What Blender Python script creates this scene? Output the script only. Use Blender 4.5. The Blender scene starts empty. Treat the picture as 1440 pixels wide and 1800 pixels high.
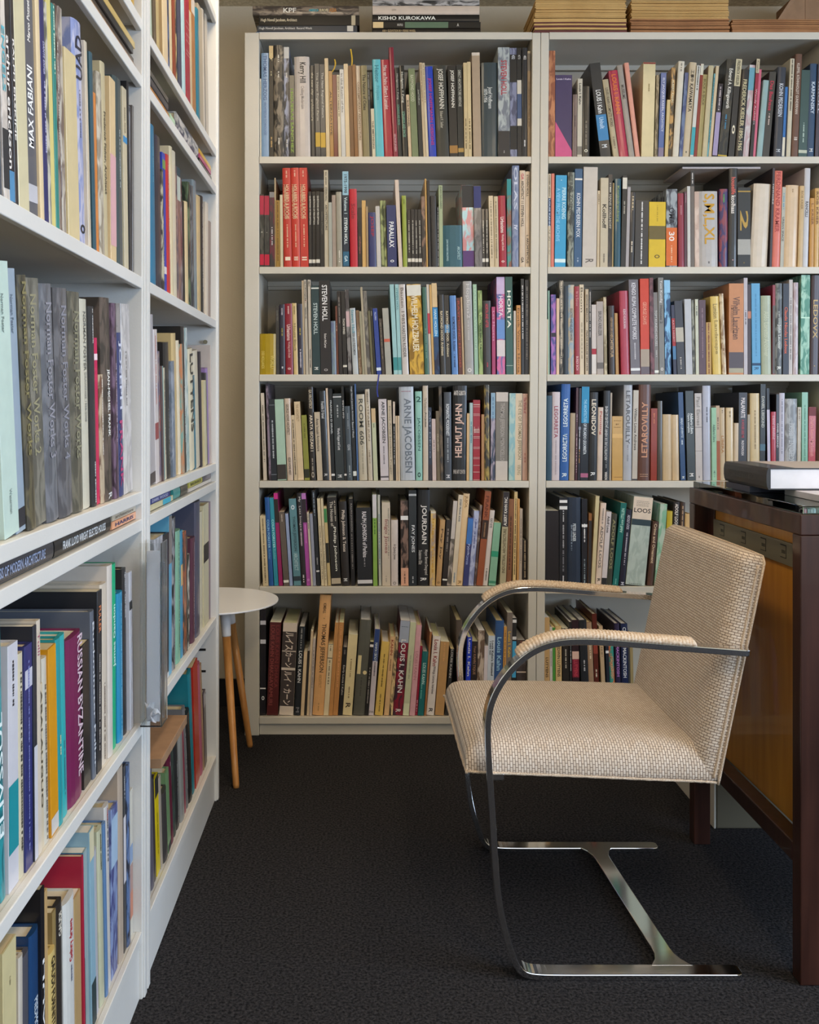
import bpy, bmesh, math, random, re, colorsys
from mathutils import Vector, Matrix
random.seed(7)
S = bpy.context.scene
COL = S.collection

# ------------------------------------------------------------------ camera
F = 1700.0                     # focal length in pixels of a 1440 x 1800 frame
CX, CY, EYE = 640.0, 715.0, 1.10
cam_d = bpy.data.cameras.new('camera'); cam = bpy.data.objects.new('camera', cam_d); COL.objects.link(cam)
cam.location = (0, 0, EYE); cam.rotation_euler = (math.pi/2, 0, 0)
cam_d.sensor_fit = 'VERTICAL'; cam_d.sensor_height = 36.0; cam_d.sensor_width = 28.8
cam_d.lens = 36.0*F/1800.0
cam_d.shift_x = (720-CX)/1800.0; cam_d.shift_y = (CY-900)/1800.0
cam_d.clip_start = 0.05
S.camera = cam

# ------------------------------------------------------------------ light
W = bpy.data.worlds.new('world'); S.world = W; W.use_nodes = True
W.node_tree.nodes['Background'].inputs[0].default_value = (0.62, 0.76, 1.0, 1)
W.node_tree.nodes['Background'].inputs[1].default_value = 1.2
S.view_settings.view_transform = 'Standard'; S.view_settings.look = 'None'
S.view_settings.gamma = 1.0; S.view_settings.use_curve_mapping = False
S.view_settings.exposure = -0.02
S.cycles.use_denoising = True
S.cycles.max_bounces = 8; S.cycles.diffuse_bounces = 4; S.cycles.glossy_bounces = 4
S.cycles.transmission_bounces = 6; S.cycles.sample_clamp_indirect = 6
def area(name, loc, rot, sx, sy, power, col):
    l = bpy.data.lights.new(name, 'AREA'); l.shape = 'RECTANGLE'; l.size = sx; l.size_y = sy
    l.energy = power; l.color = col
    o = bpy.data.objects.new(name, l); o.location = loc; o.rotation_euler = rot; COL.objects.link(o); return o
# daylight through the window in the wall behind the camera
area('daylight_area', (1.9, -2.28, 1.35), (math.radians(86), 0, 0), 2.2, 1.3, 16, (0.85, 0.93, 1.0))

area('daylight_area', (3.5, .1, 1.45), (math.radians(90), 0, math.radians(90)), 2.4, 1.5, 150, (0.60, 0.77, 1.0))  # unseen side window, added to throw cool light on the side bookcases

# ------------------------------------------------------------------ helpers
def lin(h):
    c = [int(h[i:i+2], 16)/255 for i in (0, 2, 4)]
    return tuple((x/12.92 if x <= .04045 else ((x+.055)/1.055)**2.4) for x in c)
def tag(o, label=None, cat=None, group=None, kind=None):
    if label: o['label'] = label
    if cat: o['category'] = cat
    if group: o['group'] = group
    if kind: o['kind'] = kind
    return o
def empty(name, loc=(0, 0, 0), **k):
    o = bpy.data.objects.new(name, None); o.location = loc; o.empty_display_size = .05; COL.objects.link(o); return tag(o, **k)
class MB:
    def __init__(s): s.v = []; s.f = []; s.m = []
    def box(s, x0, x1, y0, y1, z0, z1, m=0, sh=0.0):
        """box; sh shifts x by sh per metre of height above the floor"""
        i = len(s.v)
        for z in (z0, z1):
            d = sh*z
            s.v += [(x0+d, y0, z), (x1+d, y0, z), (x1+d, y1, z), (x0+d, y1, z)]
        s.f += [(i, i+3, i+2, i+1), (i+4, i+5, i+6, i+7), (i, i+1, i+5, i+4), (i+1, i+2, i+6, i+5), (i+2, i+3, i+7, i+6), (i+3, i, i+4, i+7)]
        s.m += [m]*6
        return s
    def poly(s, pts, m=0):
        i = len(s.v); s.v += [tuple(p) for p in pts]; s.f.append(tuple(range(i, i+len(pts)))); s.m.append(m); return s
    def prism(s, prof, z0, z1, m=0):
        i = len(s.v); n = len(prof)
        s.v += [(x, y, z0) for x, y in prof] + [(x, y, z1) for x, y in prof]
        s.f.append(tuple(range(i+n-1, i-1, -1))); s.f.append(tuple(range(i+n, i+2*n))); s.m += [m, m]
        for k in range(n):
            k2 = (k+1) % n; s.f.append((i+k, i+k2, i+n+k2, i+n+k)); s.m.append(m)
        return s
    def tube(s, path, r, seg=12, m=0, cap=True):
        """path points with radius r (number or list)"""
        i0 = len(s.v); n = len(path); P = [Vector(p) for p in path]
        up = None
        for k in range(n):
            d = (P[min(k+1, n-1)]-P[max(k-1, 0)]).normalized()
            if up is None:
                a = Vector((0, 0, 1)) if abs(d.z) < .9 else Vector((1, 0, 0)); up = (a-d*a.dot(d)).normalized()
            else: up = (up-d*up.dot(d)).normalized()
            b = d.cross(up); rr = r[k] if isinstance(r, (list, tuple)) else r
            for j in range(seg):
                t = 2*math.pi*j/seg; s.v.append(tuple(P[k]+up*rr*math.cos(t)+b*rr*math.sin(t)))
        for k in range(n-1):
            for j in range(seg):
                j2 = (j+1) % seg; a = i0+k*seg
                s.f.append((a+j, a+j2, a+seg+j2, a+seg+j)); s.m.append(m)
        if cap:
            s.f.append(tuple(i0+j for j in range(seg-1, -1, -1))); s.f.append(tuple(i0+(n-1)*seg+j for j in range(seg))); s.m += [m, m]
        return s
    def mesh(s, name, mats, smooth=False):
        me = bpy.data.meshes.new(name); me.from_pydata(s.v, [], s.f)
        for m in (mats if isinstance(mats, (list, tuple)) else [mats]): me.materials.append(m)
        me.polygons.foreach_set('material_index', s.m)
        if smooth: me.polygons.foreach_set('use_smooth', [True]*len(s.f))
        me.validate(); me.update(); return me
    def build(s, name, mats, parent=None, bevel=0, smooth=False, seg=2):
        o = bpy.data.objects.new(name, s.mesh(name, mats, smooth)); COL.objects.link(o)
        if parent: o.parent = parent
        if bevel:
            b = o.modifiers.new('bevel', 'BEVEL'); b.width = bevel; b.segments = seg; b.limit_method = 'ANGLE'
        return o

# ------------------------------------------------------------------ materials
def mat(name, base=(.5, .5, .5), rough=.5, metal=0, **k):
    m = bpy.data.materials.new(name); m.use_nodes = True; b = m.node_tree.nodes['Principled BSDF']
    b.inputs['Base Color'].default_value = (*base, 1); b.inputs['Roughness'].default_value = rough; b.inputs['Metallic'].default_value = metal
    for kk, v in k.items(): b.inputs[kk].default_value = v
    return m
def N(m, t, **k):
    n = m.node_tree.nodes.new(t)
    for a, v in k.items():
        if a[0] == '_': n.inputs[a[1:].replace('_', ' ')].default_value = v
        else: setattr(n, a, v)
    return n
def L(m, a, b): m.node_tree.links.new(a, b)
def bsdf(m): return m.node_tree.nodes['Principled BSDF']
def noise_mat(name, c1, c2, scale, rough=.5, bump=0., stretch=(1, 1, 1), metal=0, detail=4, lo=.35, hi=.65, bscale=None, coord='Object'):
    m = mat(name, c1, rough, metal); tc = N(m, 'ShaderNodeTexCoord'); mp = N(m, 'ShaderNodeMapping'); mp.inputs['Scale'].default_value = stretch
    L(m, tc.outputs[coord], mp.inputs[0])
    n = N(m, 'ShaderNodeTexNoise', _Scale=scale, _Detail=detail); L(m, mp.outputs[0], n.inputs['Vector'])
    r = N(m, 'ShaderNodeValToRGB'); r.color_ramp.elements[0].position = lo; r.color_ramp.elements[1].position = hi
    r.color_ramp.elements[0].color = (*c1, 1); r.color_ramp.elements[1].color = (*c2, 1)
    L(m, n.outputs['Fac'], r.inputs[0]); L(m, r.outputs[0], bsdf(m).inputs['Base Color'])
    if bump:
        n2 = n
        if bscale:
            n2 = N(m, 'ShaderNodeTexNoise', _Scale=bscale, _Detail=3.0); L(m, mp.outputs[0], n2.inputs['Vector'])
        b = N(m, 'ShaderNodeBump', _Distance=bump, _Strength=.6); L(m, n2.outputs['Fac'], b.inputs['Height']); L(m, b.outputs[0], bsdf(m).inputs['Normal'])
    return m
def attr_mat(name, rough, coat=0., pages=False):
    """colour comes from the mesh: Col everywhere, Col2 mixed in as a printed pattern"""
    m = mat(name, rough=rough); a = N(m, 'ShaderNodeAttribute', attribute_name='Col'); a2 = N(m, 'ShaderNodeAttribute', attribute_name='Col2')
    tc = N(m, 'ShaderNodeTexCoord')
    mp = N(m, 'ShaderNodeMapping'); mp.inputs['Scale'].default_value = (60, 60, 22)
    L(m, tc.outputs['Object'], mp.inputs[0])
    n = N(m, 'ShaderNodeTexNoise', _Scale=1.0, _Detail=5.0, _Distortion=.8); L(m, mp.outputs[0], n.inputs['Vector'])
    r = N(m, 'ShaderNodeValToRGB'); r.color_ramp.elements[0].position = .44; r.color_ramp.elements[1].position = .56
    L(m, n.outputs['Fac'], r.inputs[0])
    mu = N(m, 'ShaderNodeMath', operation='MULTIPLY'); L(m, r.outputs[0], mu.inputs[0]); L(m, a2.outputs['Alpha'], mu.inputs[1])
    mx = N(m, 'ShaderNodeMix', data_type='RGBA'); L(m, mu.outputs[0], mx.inputs[0]); L(m, a.outputs['Color'], mx.inputs[6]); L(m, a2.outputs['Color'], mx.inputs[7])
    # fine wear
    n3 = N(m, 'ShaderNodeTexNoise', _Scale=35.0, _Detail=6.0); L(m, tc.outputs['Object'], n3.inputs['Vector'])
    r3 = N(m, 'ShaderNodeMapRange'); r3.inputs[3].default_value = .86; r3.inputs[4].default_value = 1.1; L(m, n3.outputs['Fac'], r3.inputs[0])
    m3 = N(m, 'ShaderNodeMix', data_type='RGBA', blend_type='MULTIPLY'); m3.inputs[0].default_value = 1
    L(m, mx.outputs[2], m3.inputs[6]); L(m, r3.outputs[0], m3.inputs[7])
    L(m, m3.outputs[2], bsdf(m).inputs['Base Color'])
    if pages:
        w = N(m, 'ShaderNodeTexWave', _Scale=520.0, _Distortion=1.5); L(m, tc.outputs['Object'], w.inputs['Vector'])
        b = N(m, 'ShaderNodeBump', _Distance=.0004, _Strength=.4); L(m, w.outputs['Fac'], b.inputs['Height']); L(m, b.outputs[0], bsdf(m).inputs['Normal'])
    bsdf(m).inputs['Coat Weight'].default_value = coat
    return m
M_COVER = attr_mat('book_cover', .42, .12); M_GLOSS = attr_mat('glossy_jacket', .3, .15); M_PAGE = attr_mat('paper_edges', .85, pages=True)
M_PRINT = attr_mat('printed_ink', .5)
M_SHELF = noise_mat('enamelled_steel', lin('cfc9bb'), lin('d6d0c3'), 3, rough=.38, bump=.0003, bscale=220)
M_SHELF_DAYLIT = noise_mat('daylit_steel', lin('d2d1cd'), lin('dad9d6'), 3, rough=.38, bump=.0003, bscale=220)  # paler, cooler shelf steel: window daylight is put into the colour
M_WALL = noise_mat('painted_wall', lin('d0c4ae'), lin('d8cdb8'), 2.5, rough=.85, bump=.001, bscale=160)
M_CEIL = noise_mat('ceiling_tile', lin('dccfb2'), lin('bfb092'), 90, rough=.95, bump=.002)
M_DARKBASE = mat('black_rubber_base', lin('1c1b1d'), .5)
M_CHROME = mat('polished_chrome', (.78, .78, .78), .09, 1.0)
M_WHITE = mat('white_enamel', lin('f0f0f3'), .35)
M_PLASTIC = mat('clear_acrylic', (.98, .99, .99), .03, **{'Transmission Weight': 1.0, 'IOR': 1.15})
M_FILM = mat('clear_film', (.93, .94, .93), .1, **{'Transmission Weight': 1.0, 'IOR': 1.12})
M_KRAFT = noise_mat('kraft_board', lin('8c6c50'), lin('987658'), 30, rough=.8)
M_MANILA = noise_mat('manila_card', lin('c99f60'), lin('d4ac6c'), 14, rough=.75)
M_MANILA2 = noise_mat('brown_card', lin('98673f'), lin('a87549'), 14, rough=.75)
M_MANILA3 = noise_mat('maroon_card', lin('5a2c28'), lin('6c3630'), 14, rough=.7)
M_GLASS = mat('green_plate_glass', (.55, .85, .74), .02, **{'Transmission Weight': 1.0, 'IOR': 1.5})
def wood(name, c1, c2, rough, stretch=(14, 14, 1.2)):
    m = noise_mat(name, c1, c2, 3.2, rough=rough, stretch=stretch, detail=8, lo=.3, hi=.7, bump=.0004)
    bsdf(m).inputs['Coat Weight'].default_value = .25
    return m
M_DARKWOOD = wood('dark_stained_wood', lin('2c1712'), lin('442820'), .3)
M_AMBER = wood('amber_oak_veneer', lin('c07c1e'), lin('d69434'), .35)
M_LEGWOOD = wood('oiled_oak', lin('b87a3c'), lin('cd9250'), .5, (30, 30, 2))
M_NICKEL = mat('brushed_nickel', lin('8a8672'), .4, .35)
M_BLACK = mat('black_plastic', lin('141414'), .4)
# carpet: charcoal loop pile with flecks
M_CARPET = mat('charcoal_carpet', (.01, .01, .01), .95)
tc = N(M_CARPET, 'ShaderNodeTexCoord'); n1 = N(M_CARPET, 'ShaderNodeTexNoise', _Scale=170.0, _Detail=4.0, _Roughness=.7); L(M_CARPET, tc.outputs['Object'], n1.inputs['Vector'])
r1 = N(M_CARPET, 'ShaderNodeValToRGB'); r1.color_ramp.elements[0].position = .38; r1.color_ramp.elements[1].position = .72
r1.color_ramp.elements[0].color = (*lin('17171a'), 1); r1.color_ramp.elements[1].color = (*lin('4c4a4c'), 1)
L(M_CARPET, n1.outputs['Fac'], r1.inputs[0]); L(M_CARPET, r1.outputs[0], bsdf(M_CARPET).inputs['Base Color'])
b1 = N(M_CARPET, 'ShaderNodeBump', _Distance=.006, _Strength=1.0); L(M_CARPET, n1.outputs['Fac'], b1.inputs['Height']); L(M_CARPET, b1.outputs[0], bsdf(M_CARPET).inputs['Normal'])
bsdf(M_CARPET).inputs['Specular IOR Level'].default_value = .1
# chair cloth: rows of offset pale dashes on a brown ground
def cloth():
    m = mat('dashed_upholstery', rough=.6); uv = N(m, 'ShaderNodeUVMap', uv_map='UV')
    b = N(m, 'ShaderNodeTexBrick', offset=.5, _Scale=1.0, _Mortar_Size=.0008, _Mortar_Smooth=.6, _Bias=0.0, _Brick_Width=.0115, _Row_Height=.0054)
    b.inputs['Color1'].default_value = (*lin('c9b7a4'), 1); b.inputs['Color2'].default_value = (*lin('d8cabb'), 1); b.inputs['Mortar'].default_value = (*lin('765f4c'), 1)
    L(m, uv.outputs[0], b.inputs['Vector']); L(m, b.outputs['Color'], bsdf(m).inputs['Base Color'])
    bp = N(m, 'ShaderNodeBump', _Distance=.0012, _Strength=.8, invert=True); L(m, b.outputs['Fac'], bp.inputs['Height']); L(m, bp.outputs[0], bsdf(m).inputs['Normal'])
    bsdf(m).inputs['Sheen Weight'].default_value = .25
    return m
M_CLOTH = cloth()
M_WELT = noise_mat('ribbed_welt', lin('a88c70'), lin('dccebc'), 600, rough=.6)

# ------------------------------------------------------------------ room shell
X0, X1, Y0, Y1, H = -.80, 3.6, -2.35, 3.56, 2.574
def struct(name, mb, m): return tag(mb.build(name, m), kind='structure')
struct('floor', MB().box(X0-.1, X1+.1, Y0-.1, Y1+.1, -.08, 0), M_CARPET)
struct('ceiling', MB().box(X0-.1, X1+.1, Y0-.1, Y1+.1, H, H+.08), M_CEIL)
struct('wall_back', MB().box(X0-.1, X1+.1, Y1, Y1+.1, 0, H), M_WALL)
struct('wall_left', MB().box(X0-.1, X0, Y0, Y1, 0, H), M_WALL)
struct('wall_right', MB().box(X1, X1+.1, Y0, -1.15, 0, H).box(X1, X1+.1, 1.35, Y1, 0, H).box(X1, X1+.1, -1.15, 1.35, 0, .65).box(X1, X1+.1, -1.15, 1.35, 2.25, H), M_WALL)
struct('added_window', MB().box(X1-.01, X1+.08, -1.15, -1.11, .65, 2.25).box(X1-.01, X1+.08, 1.31, 1.35, .65, 2.25).box(X1-.01, X1+.08, -1.15, 1.35, .65, .69).box(X1-.01, X1+.08, -1.15, 1.35, 2.21, 2.25), M_WHITE)  # frame of the side window added for its light
wx0, wx1, wz0, wz1 = .8, 3.0, .7, 2.2
struct('wall_front', MB().box(X0-.1, wx0, Y0-.1, Y0, 0, H).box(wx1, X1+.1, Y0-.1, Y0, 0, H).box(wx0, wx1, Y0-.1, Y0, 0, wz0).box(wx0, wx1, Y0-.1, Y0, wz1, H), M_WALL)
struct('window_1', MB().box(wx0, wx0+.04, Y0-.08, Y0+.01, wz0, wz1).box(wx1-.04, wx1, Y0-.08, Y0+.01, wz0, wz1).box(wx0, wx1, Y0-.08, Y0+.01, wz0, wz0+.04).box(wx0, wx1, Y0-.08, Y0+.01, wz1-.04, wz1).box(1.88, 1.92, Y0-.06, Y0, wz0, wz1), M_WHITE)
struct('baseboard_back', MB().box(X0, X1, Y1-.012, Y1, 0, .10), M_DARKBASE)
# ceiling lamps (flat diffusers), warm
for k, (lx, ly_, lp) in enumerate(((-.22, 2.1, 6), (1.3, 1.8, 4.5), (.7, .1, 17))):
    t = empty('ceiling_lamp', (lx, ly_, H), label=('white rectangular ceiling lamp along the side bookcases', 'white rectangular ceiling lamp above the desk', 'white rectangular ceiling lamp nearer the window wall')[k], cat='lamp')
    MB().box(-.16, .16, -.62, .62, -.045, 0).build('housing', M_WHITE, t)
    md = mat('lamp_diffuser', (1, .9, .75), .5, **{'Emission Color': (1, .82, .58, 1), 'Emission Strength': 3.0})
    MB().box(-.13, .13, -.59, .59, -.05, -.045).build('diffuser', md, t)
    area('lamp_light', (lx, ly_, H-.06), (0, 0, 0), .26, 1.18, lp, ((1, .80, .56), (1, .72, .42), (1, .78, .52))[k])
    pl = bpy.data.lights.new('lamp_fill', 'POINT'); pl.energy = lp*.6; pl.color = ((1, .80, .56), (1, .72, .42), (1, .78, .52))[k]; pl.shadow_soft_size = .12  # added point light below each lamp, brightens walls and upper shelves
    po = bpy.data.objects.new('lamp_fill', pl); po.location = (lx, ly_, H-.2); COL.objects.link(po)

# ------------------------------------------------------------------ back bookcases
SF = 525.5; YF = F/SF
def bx(px, s=SF): return (px-CX)/s
def bz(py, s=SF): return EYE-(py-CY)/s
ZT = {'B1': 1.936, 'B2': 1.567, 'B3': 1.207, 'B4': .851, 'B5': .497, 'B6': .061}
YB = Y1-.02
def bookcase(label, xl0, xl1, shl, xr0, xr1, shr, z_off=0.):
    """xl0..xl1 / xr0..xr1: the two uprights at floor level, each leaning by sh per metre"""
    t = empty('bookcase', (0, 0, 0), label=label, cat='bookcase')
    MB().box(xl0, xl1, YF, YB, 0, 2.352, sh=shl).build('side_panel', M_SHELF, t, bevel=.002)
    MB().box(xr0, xr1, YF, YB, 0, 2.352, sh=shr).build('side_panel', M_SHELF, t, bevel=.002)
    MB().box(xl1-.01, xr0+.01, YB-.004, YB, .03, 2.35).build('back_panel', M_SHELF, t)
    def row(name, z, lip, top=False):
        a, b = xl1+shl*z+.0008, xr0+shr*z-.0008
        mb = MB().box(a, b, YF+.001, YB-.006, z-.012, z).box(a, b, YF-.001, YF+.012, z-lip, z+.001).box(a, b, YB-.03, YB-.02, z-.03, z-.012)
        mb.build(name, M_SHELF, t, bevel=.0015)
    row('top_panel', 2.352, .023)
    for k in ZT: row('shelf', ZT[k], .022)
    for k in list(ZT)[:5]:       # upright rail seen at the rear of each compartment
        z = ZT[k]+.33
        MB().box(xl1+shl*z+.002, xr0+shr*z-.002, YB-.022, YB-.006, z-.012, z+.012).build('rear_rail', M_SHELF, t)
    MB().box(xl1+.001, xr0-.001, YF+.012, YF+.03, 0, .04).build('plinth', M_SHELF, t)
    return t
sm = (936.5-927.5)/SF/2.34
bookcase('cream steel bookcase beside the small round white table', bx(430), bx(455.5), 0, bx(927), bx(941.5), sm)
bookcase('cream steel bookcase standing behind the chair and the desk', bx(942.2), bx(956.5), sm, bx(1447), bx(1463), sm)

# ------------------------------------------------------------------ left bookcases
XL = -.411
def ly(px, X=XL): return F*abs(X)/(CX-px)
ZL = [1.818, 1.713, 1.340, .942, .891, .513, .126]
XB = X0+.015
def left_case(label, y0, y1, dy):
    t = empty('bookcase', (0, 0, 0), label=label, cat='bookcase')
    for a, b in ((y0, y0+dy), (y1-dy, y1)):
        MB().box(XB, XL, a, b, 0, 2.33).box(XL-.016, XL+.004, a+.004, b-.004, 0.001, 2.33).build('side_panel', M_SHELF_DAYLIT, t, bevel=.002)
    MB().box(XB, XB+.004, y0+dy, y1-dy, .03, 2.33).build('back_panel', M_SHELF_DAYLIT, t)
    for z in ZL+[2.19]:
        MB().box(XB+.005, XL-.002, y0+dy, y1-dy, z-.012, z).box(XL-.012, XL-.001, y0+dy, y1-dy, z-.021, z+.001).build('shelf', M_SHELF_DAYLIT, t, bevel=.0015)
    MB().box(XL-.02, XL-.006, y0+dy, y1-dy, 0, .104).build('plinth', M_SHELF_DAYLIT, t, bevel=.001)
    for z in (1.16, 1.21, 1.255, .30, .36, .42):
        MB().box(XL-.075, XL-.03, y1-dy-.0012, y1-dy-.0002, z, z+.006).build('slot', M_BLACK, t)
    return t
left_case('pale steel bookcase nearest the viewer along the side wall', .90, 1.8195, .026)
LC = left_case('pale steel bookcase at the far end of the side wall', 1.8205, 2.722, .026)
for z in (1.64, 1.28):
    MB().tube([(XL-.03, 2.690, z), (XL-.03, 2.686, z)], .006, 10).build('screw_head', M_NICKEL, LC)

# ------------------------------------------------------------------ lettering
GLY = {}
def text_mesh(s, bold):
    k = (s, bold)
    if k in GLY: return GLY[k]
    c = bpy.data.curves.new('t', 'FONT'); c.body = s; c.resolution_u = 2; c.offset = .018 if bold else 0.0
    o = bpy.data.objects.new('t', c); COL.objects.link(o)
    me = bpy.data.meshes.new_from_object(o)
    V = [v.co.copy() for v in me.vertices]; P = [tuple(p.vertices) for p in me.polygons]
    bpy.data.objects.remove(o); bpy.data.curves.remove(c); bpy.data.meshes.remove(me)
    if not V: GLY[k] = None; return None
    x0 = min(v.x for v in V); x1 = max(v.x for v in V); y0 = min(v.y for v in V); y1 = max(v.y for v in V)
    GLY[k] = ([((v.x-x0)/(x1-x0+1e-9), (v.y-y0)/(y1-y0+1e-9)) for v in V], P, (x1-x0)/(y1-y0+1e-9)); return GLY[k]

class CM:
    """coloured mesh: vertices carry Col / Col2"""
    def __init__(s): s.v = []; s.f = []; s.c = []; s.c2 = []; s.m = []
    def add(s, V, P, col, col2=None, m=0):
        i = len(s.v); s.v += V; s.f += [tuple(a+i for a in p) for p in P]; s.c += [(*col, 1)]*len(V)
        s.c2 += [((*col2, 1) if col2 else (0, 0, 0, 0))]*len(V); s.m += [m]*len(P)
    def join(s, o, M, moff):
        i = len(s.v); s.v += [tuple(M @ Vector(v)) for v in o.v]; s.f += [tuple(a+i for a in p) for p in o.f]; s.c += o.c; s.c2 += o.c2; s.m += [moff+a for a in o.m]
    def mesh(s, name, mats):
        me = bpy.data.meshes.new(name); me.from_pydata(s.v, [], s.f)
        for m in mats: me.materials.append(m)
        me.polygons.foreach_set('material_index', s.m)
        for nm, d in (('Col', s.c), ('Col2', s.c2)):
            a = me.color_attributes.new(nm, 'FLOAT_COLOR', 'POINT'); a.data.foreach_set('color', [x for q in d for x in q])
        me.update(); return me
    def build(s, name, mats, parent=None):
        o = bpy.data.objects.new(name, s.mesh(name, mats)); COL.objects.link(o); o.parent = parent; return o

def tinted(h, tint=(1, 1, 1), gain=1.0):
    c = lin(h); return tuple(min(.9, c[i]*gain/tint[i]) for i in range(3))

def make_book(w, h, d, col, col2, prints, hard, page='d8cbb0', tint=(1, 1, 1), gain=1.0, rng=random):
    """local frame: x along the shelf, y into the shelf, z up, spine at y = 0"""
    T = lambda hx: tinted(hx, tint, gain)
    t = min(.0028, w*.14) if hard else min(.0007, w*.08)
    flat = any(p[0] in '#^' for p in prints)
    b = 0 if (flat or not hard or w < .014) else min(.0035, w*.07)
    cv = CM()
    if b: outer = [(-w/2, d), (-w/2, b*1.4), (-w*.36, b*.45), (-w*.15, 0), (w*.15, 0), (w*.36, b*.45), (w/2, b*1.4), (w/2, d)]
    else: outer = [(-w/2, d), (-w/2, .0006), (-w/2+.0006, 0), (w/2-.0006, 0), (w/2, .0006), (w/2, d)]
    inner = [(w/2-t, d), (w/2-t, b*1.4+t+.0015), (-w/2+t, b*1.4+t+.0015), (-w/2+t, d)]
    pr = outer+inner; n = len(pr); V = [(x, y, 0) for x, y in pr]+[(x, y, h) for x, y in pr]
    P = [(k, (k+1) % n, n+(k+1) % n, n+k) for k in range(n)]
    no = len(outer); ii = [no, no+1, no+2, no+3]
    # caps as quads/ngons: two boards and the spine piece
    if b: caps = [[0, 1, ii[2], ii[3]], [no-1, ii[0], ii[1], no-2], [1, 2, 3, 4, 5, 6, ii[1], ii[2]]]
    else: caps = [[0, 1, ii[2], ii[3]], [no-1, ii[0], ii[1], no-2], [1, 2, 3, 4, ii[1], ii[2]]]
    for c in caps: P.append(tuple(c)); P.append(tuple(q+n for q in reversed(c)))
    cv.add(V, P, T(col), T(col2) if col2 else None)
    g = .003 if hard else .0003
    pg = CM(); x0, x1, y0, y1, z0, z1 = -w/2+t, w/2-t, b+t+.002, d-(.003 if hard else .0005), g*.6, h-g
    pg.add([(x0, y0, z0), (x1, y0, z0), (x1, y1, z0), (x0, y1, z0), (x0, y0, z1), (x1, y0, z1), (x1, y1, z1), (x0, y1, z1)],
           [(0, 3, 2, 1), (4, 5, 6, 7), (0, 1, 5, 4), (1, 2, 6, 5), (2, 3, 7, 6), (3, 0, 4, 7)], T(page))
    pt = CM(); yy = -.0003
    for p in prints:
        if p[0] == '^':
            pt.add([(-w/2+.0005, yy, max(.0006, 0)), (w/2-.0005, yy, .0006), (w/2-.0005, yy, max(.001, p[2])), (-w/2+.0005, yy, p[3])], [(0, 1, 2, 3)], T(p[1]))
        elif p[0] == '#':
            _, c, z0, z1, off = p
            if off is not None:
                xa, xb = (off/100*w-.27*w, off/100*w+.27*w)
                if off > 0: xb = w/2-.0005; xa = -w*.02
            else: xa, xb = -w/2+.0003, w/2-.0003
            z0 = max(z0, .0005); z1 = min(z1, h-.0005)
            if z1 <= z0: continue
            pt.add([(xa, yy, z0), (xb, yy, z0), (xb, yy, z1), (xa, yy, z1)], [(0, 1, 2, 3)], T(c)); yy -= .00005
        else:
            s, c, z0, z1, off, mode = p
            z0 = max(z0, .002); z1 = min(z1, h-.002)
            if z1-z0 < .001: continue
            off = off or 0
            cx = max(-.3, min(.3, off/100))*w
            avail = w*((.64 if w > .045 else .5) if not off else .34)
            Ln = z1-z0; y = -.0006
            if s == '_':
                hh = min(avail*.6, .0045); z = z1; V = []; P = []
                if mode == 'h':
                    x = -w*.35
                    rows = max(1, int(Ln/.005))
                    for r_ in range(rows):
                        x = -w*.34; zc = z1-(r_+.5)*Ln/rows
                        while x < w*.3:
                            a = rng.uniform(.002, .006); i = len(V); V += [(x, y, zc-.0009), (x+a, y, zc-.0009), (x+a, y, zc+.0009), (x, y, zc+.0009)]; P.append((i, i+1, i+2, i+3)); x += a+.0012
                else:
                    while z > z0+.002:      # words too small to read: short bars with gaps
                        a = min(rng.uniform(.0015, .0042), z-z0); q = hh*rng.uniform(.35, .55); i = len(V)
                        V += [(cx-q, y, z-a), (cx+q, y, z-a), (cx+q, y, z), (cx-q, y, z)]; P.append((i, i+1, i+2, i+3)); z -= a+(.0008 if rng.random() < .8 else .004)
                if V: pt.add(V, P, T(c))
                continue
            g_ = text_mesh(s, w > .016 or s.isupper())
            if not g_: continue
            GV, GP, asp = g_
            if mode == 'h':
                hgt = Ln; wid = min(w*.86, hgt*asp*1.3)
                V = [((u-.5)*wid, y, z0+v*hgt) for u, v in GV]
            else:
                hgt = min(avail, Ln/asp*1.55) if asp > .7 else min(avail*1.25, Ln*1.6)
                hgt = max(hgt, min(avail, .004))
                if mode == 'u': V = [(cx+(.5-v)*hgt, y, z0+u*Ln) for u, v in GV]
                else: V = [(cx+(v-.5)*hgt, y, z1-u*Ln) for u, v in GV]
            pt.add(V, GP, T(c))
    return cv, pg, pt

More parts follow.
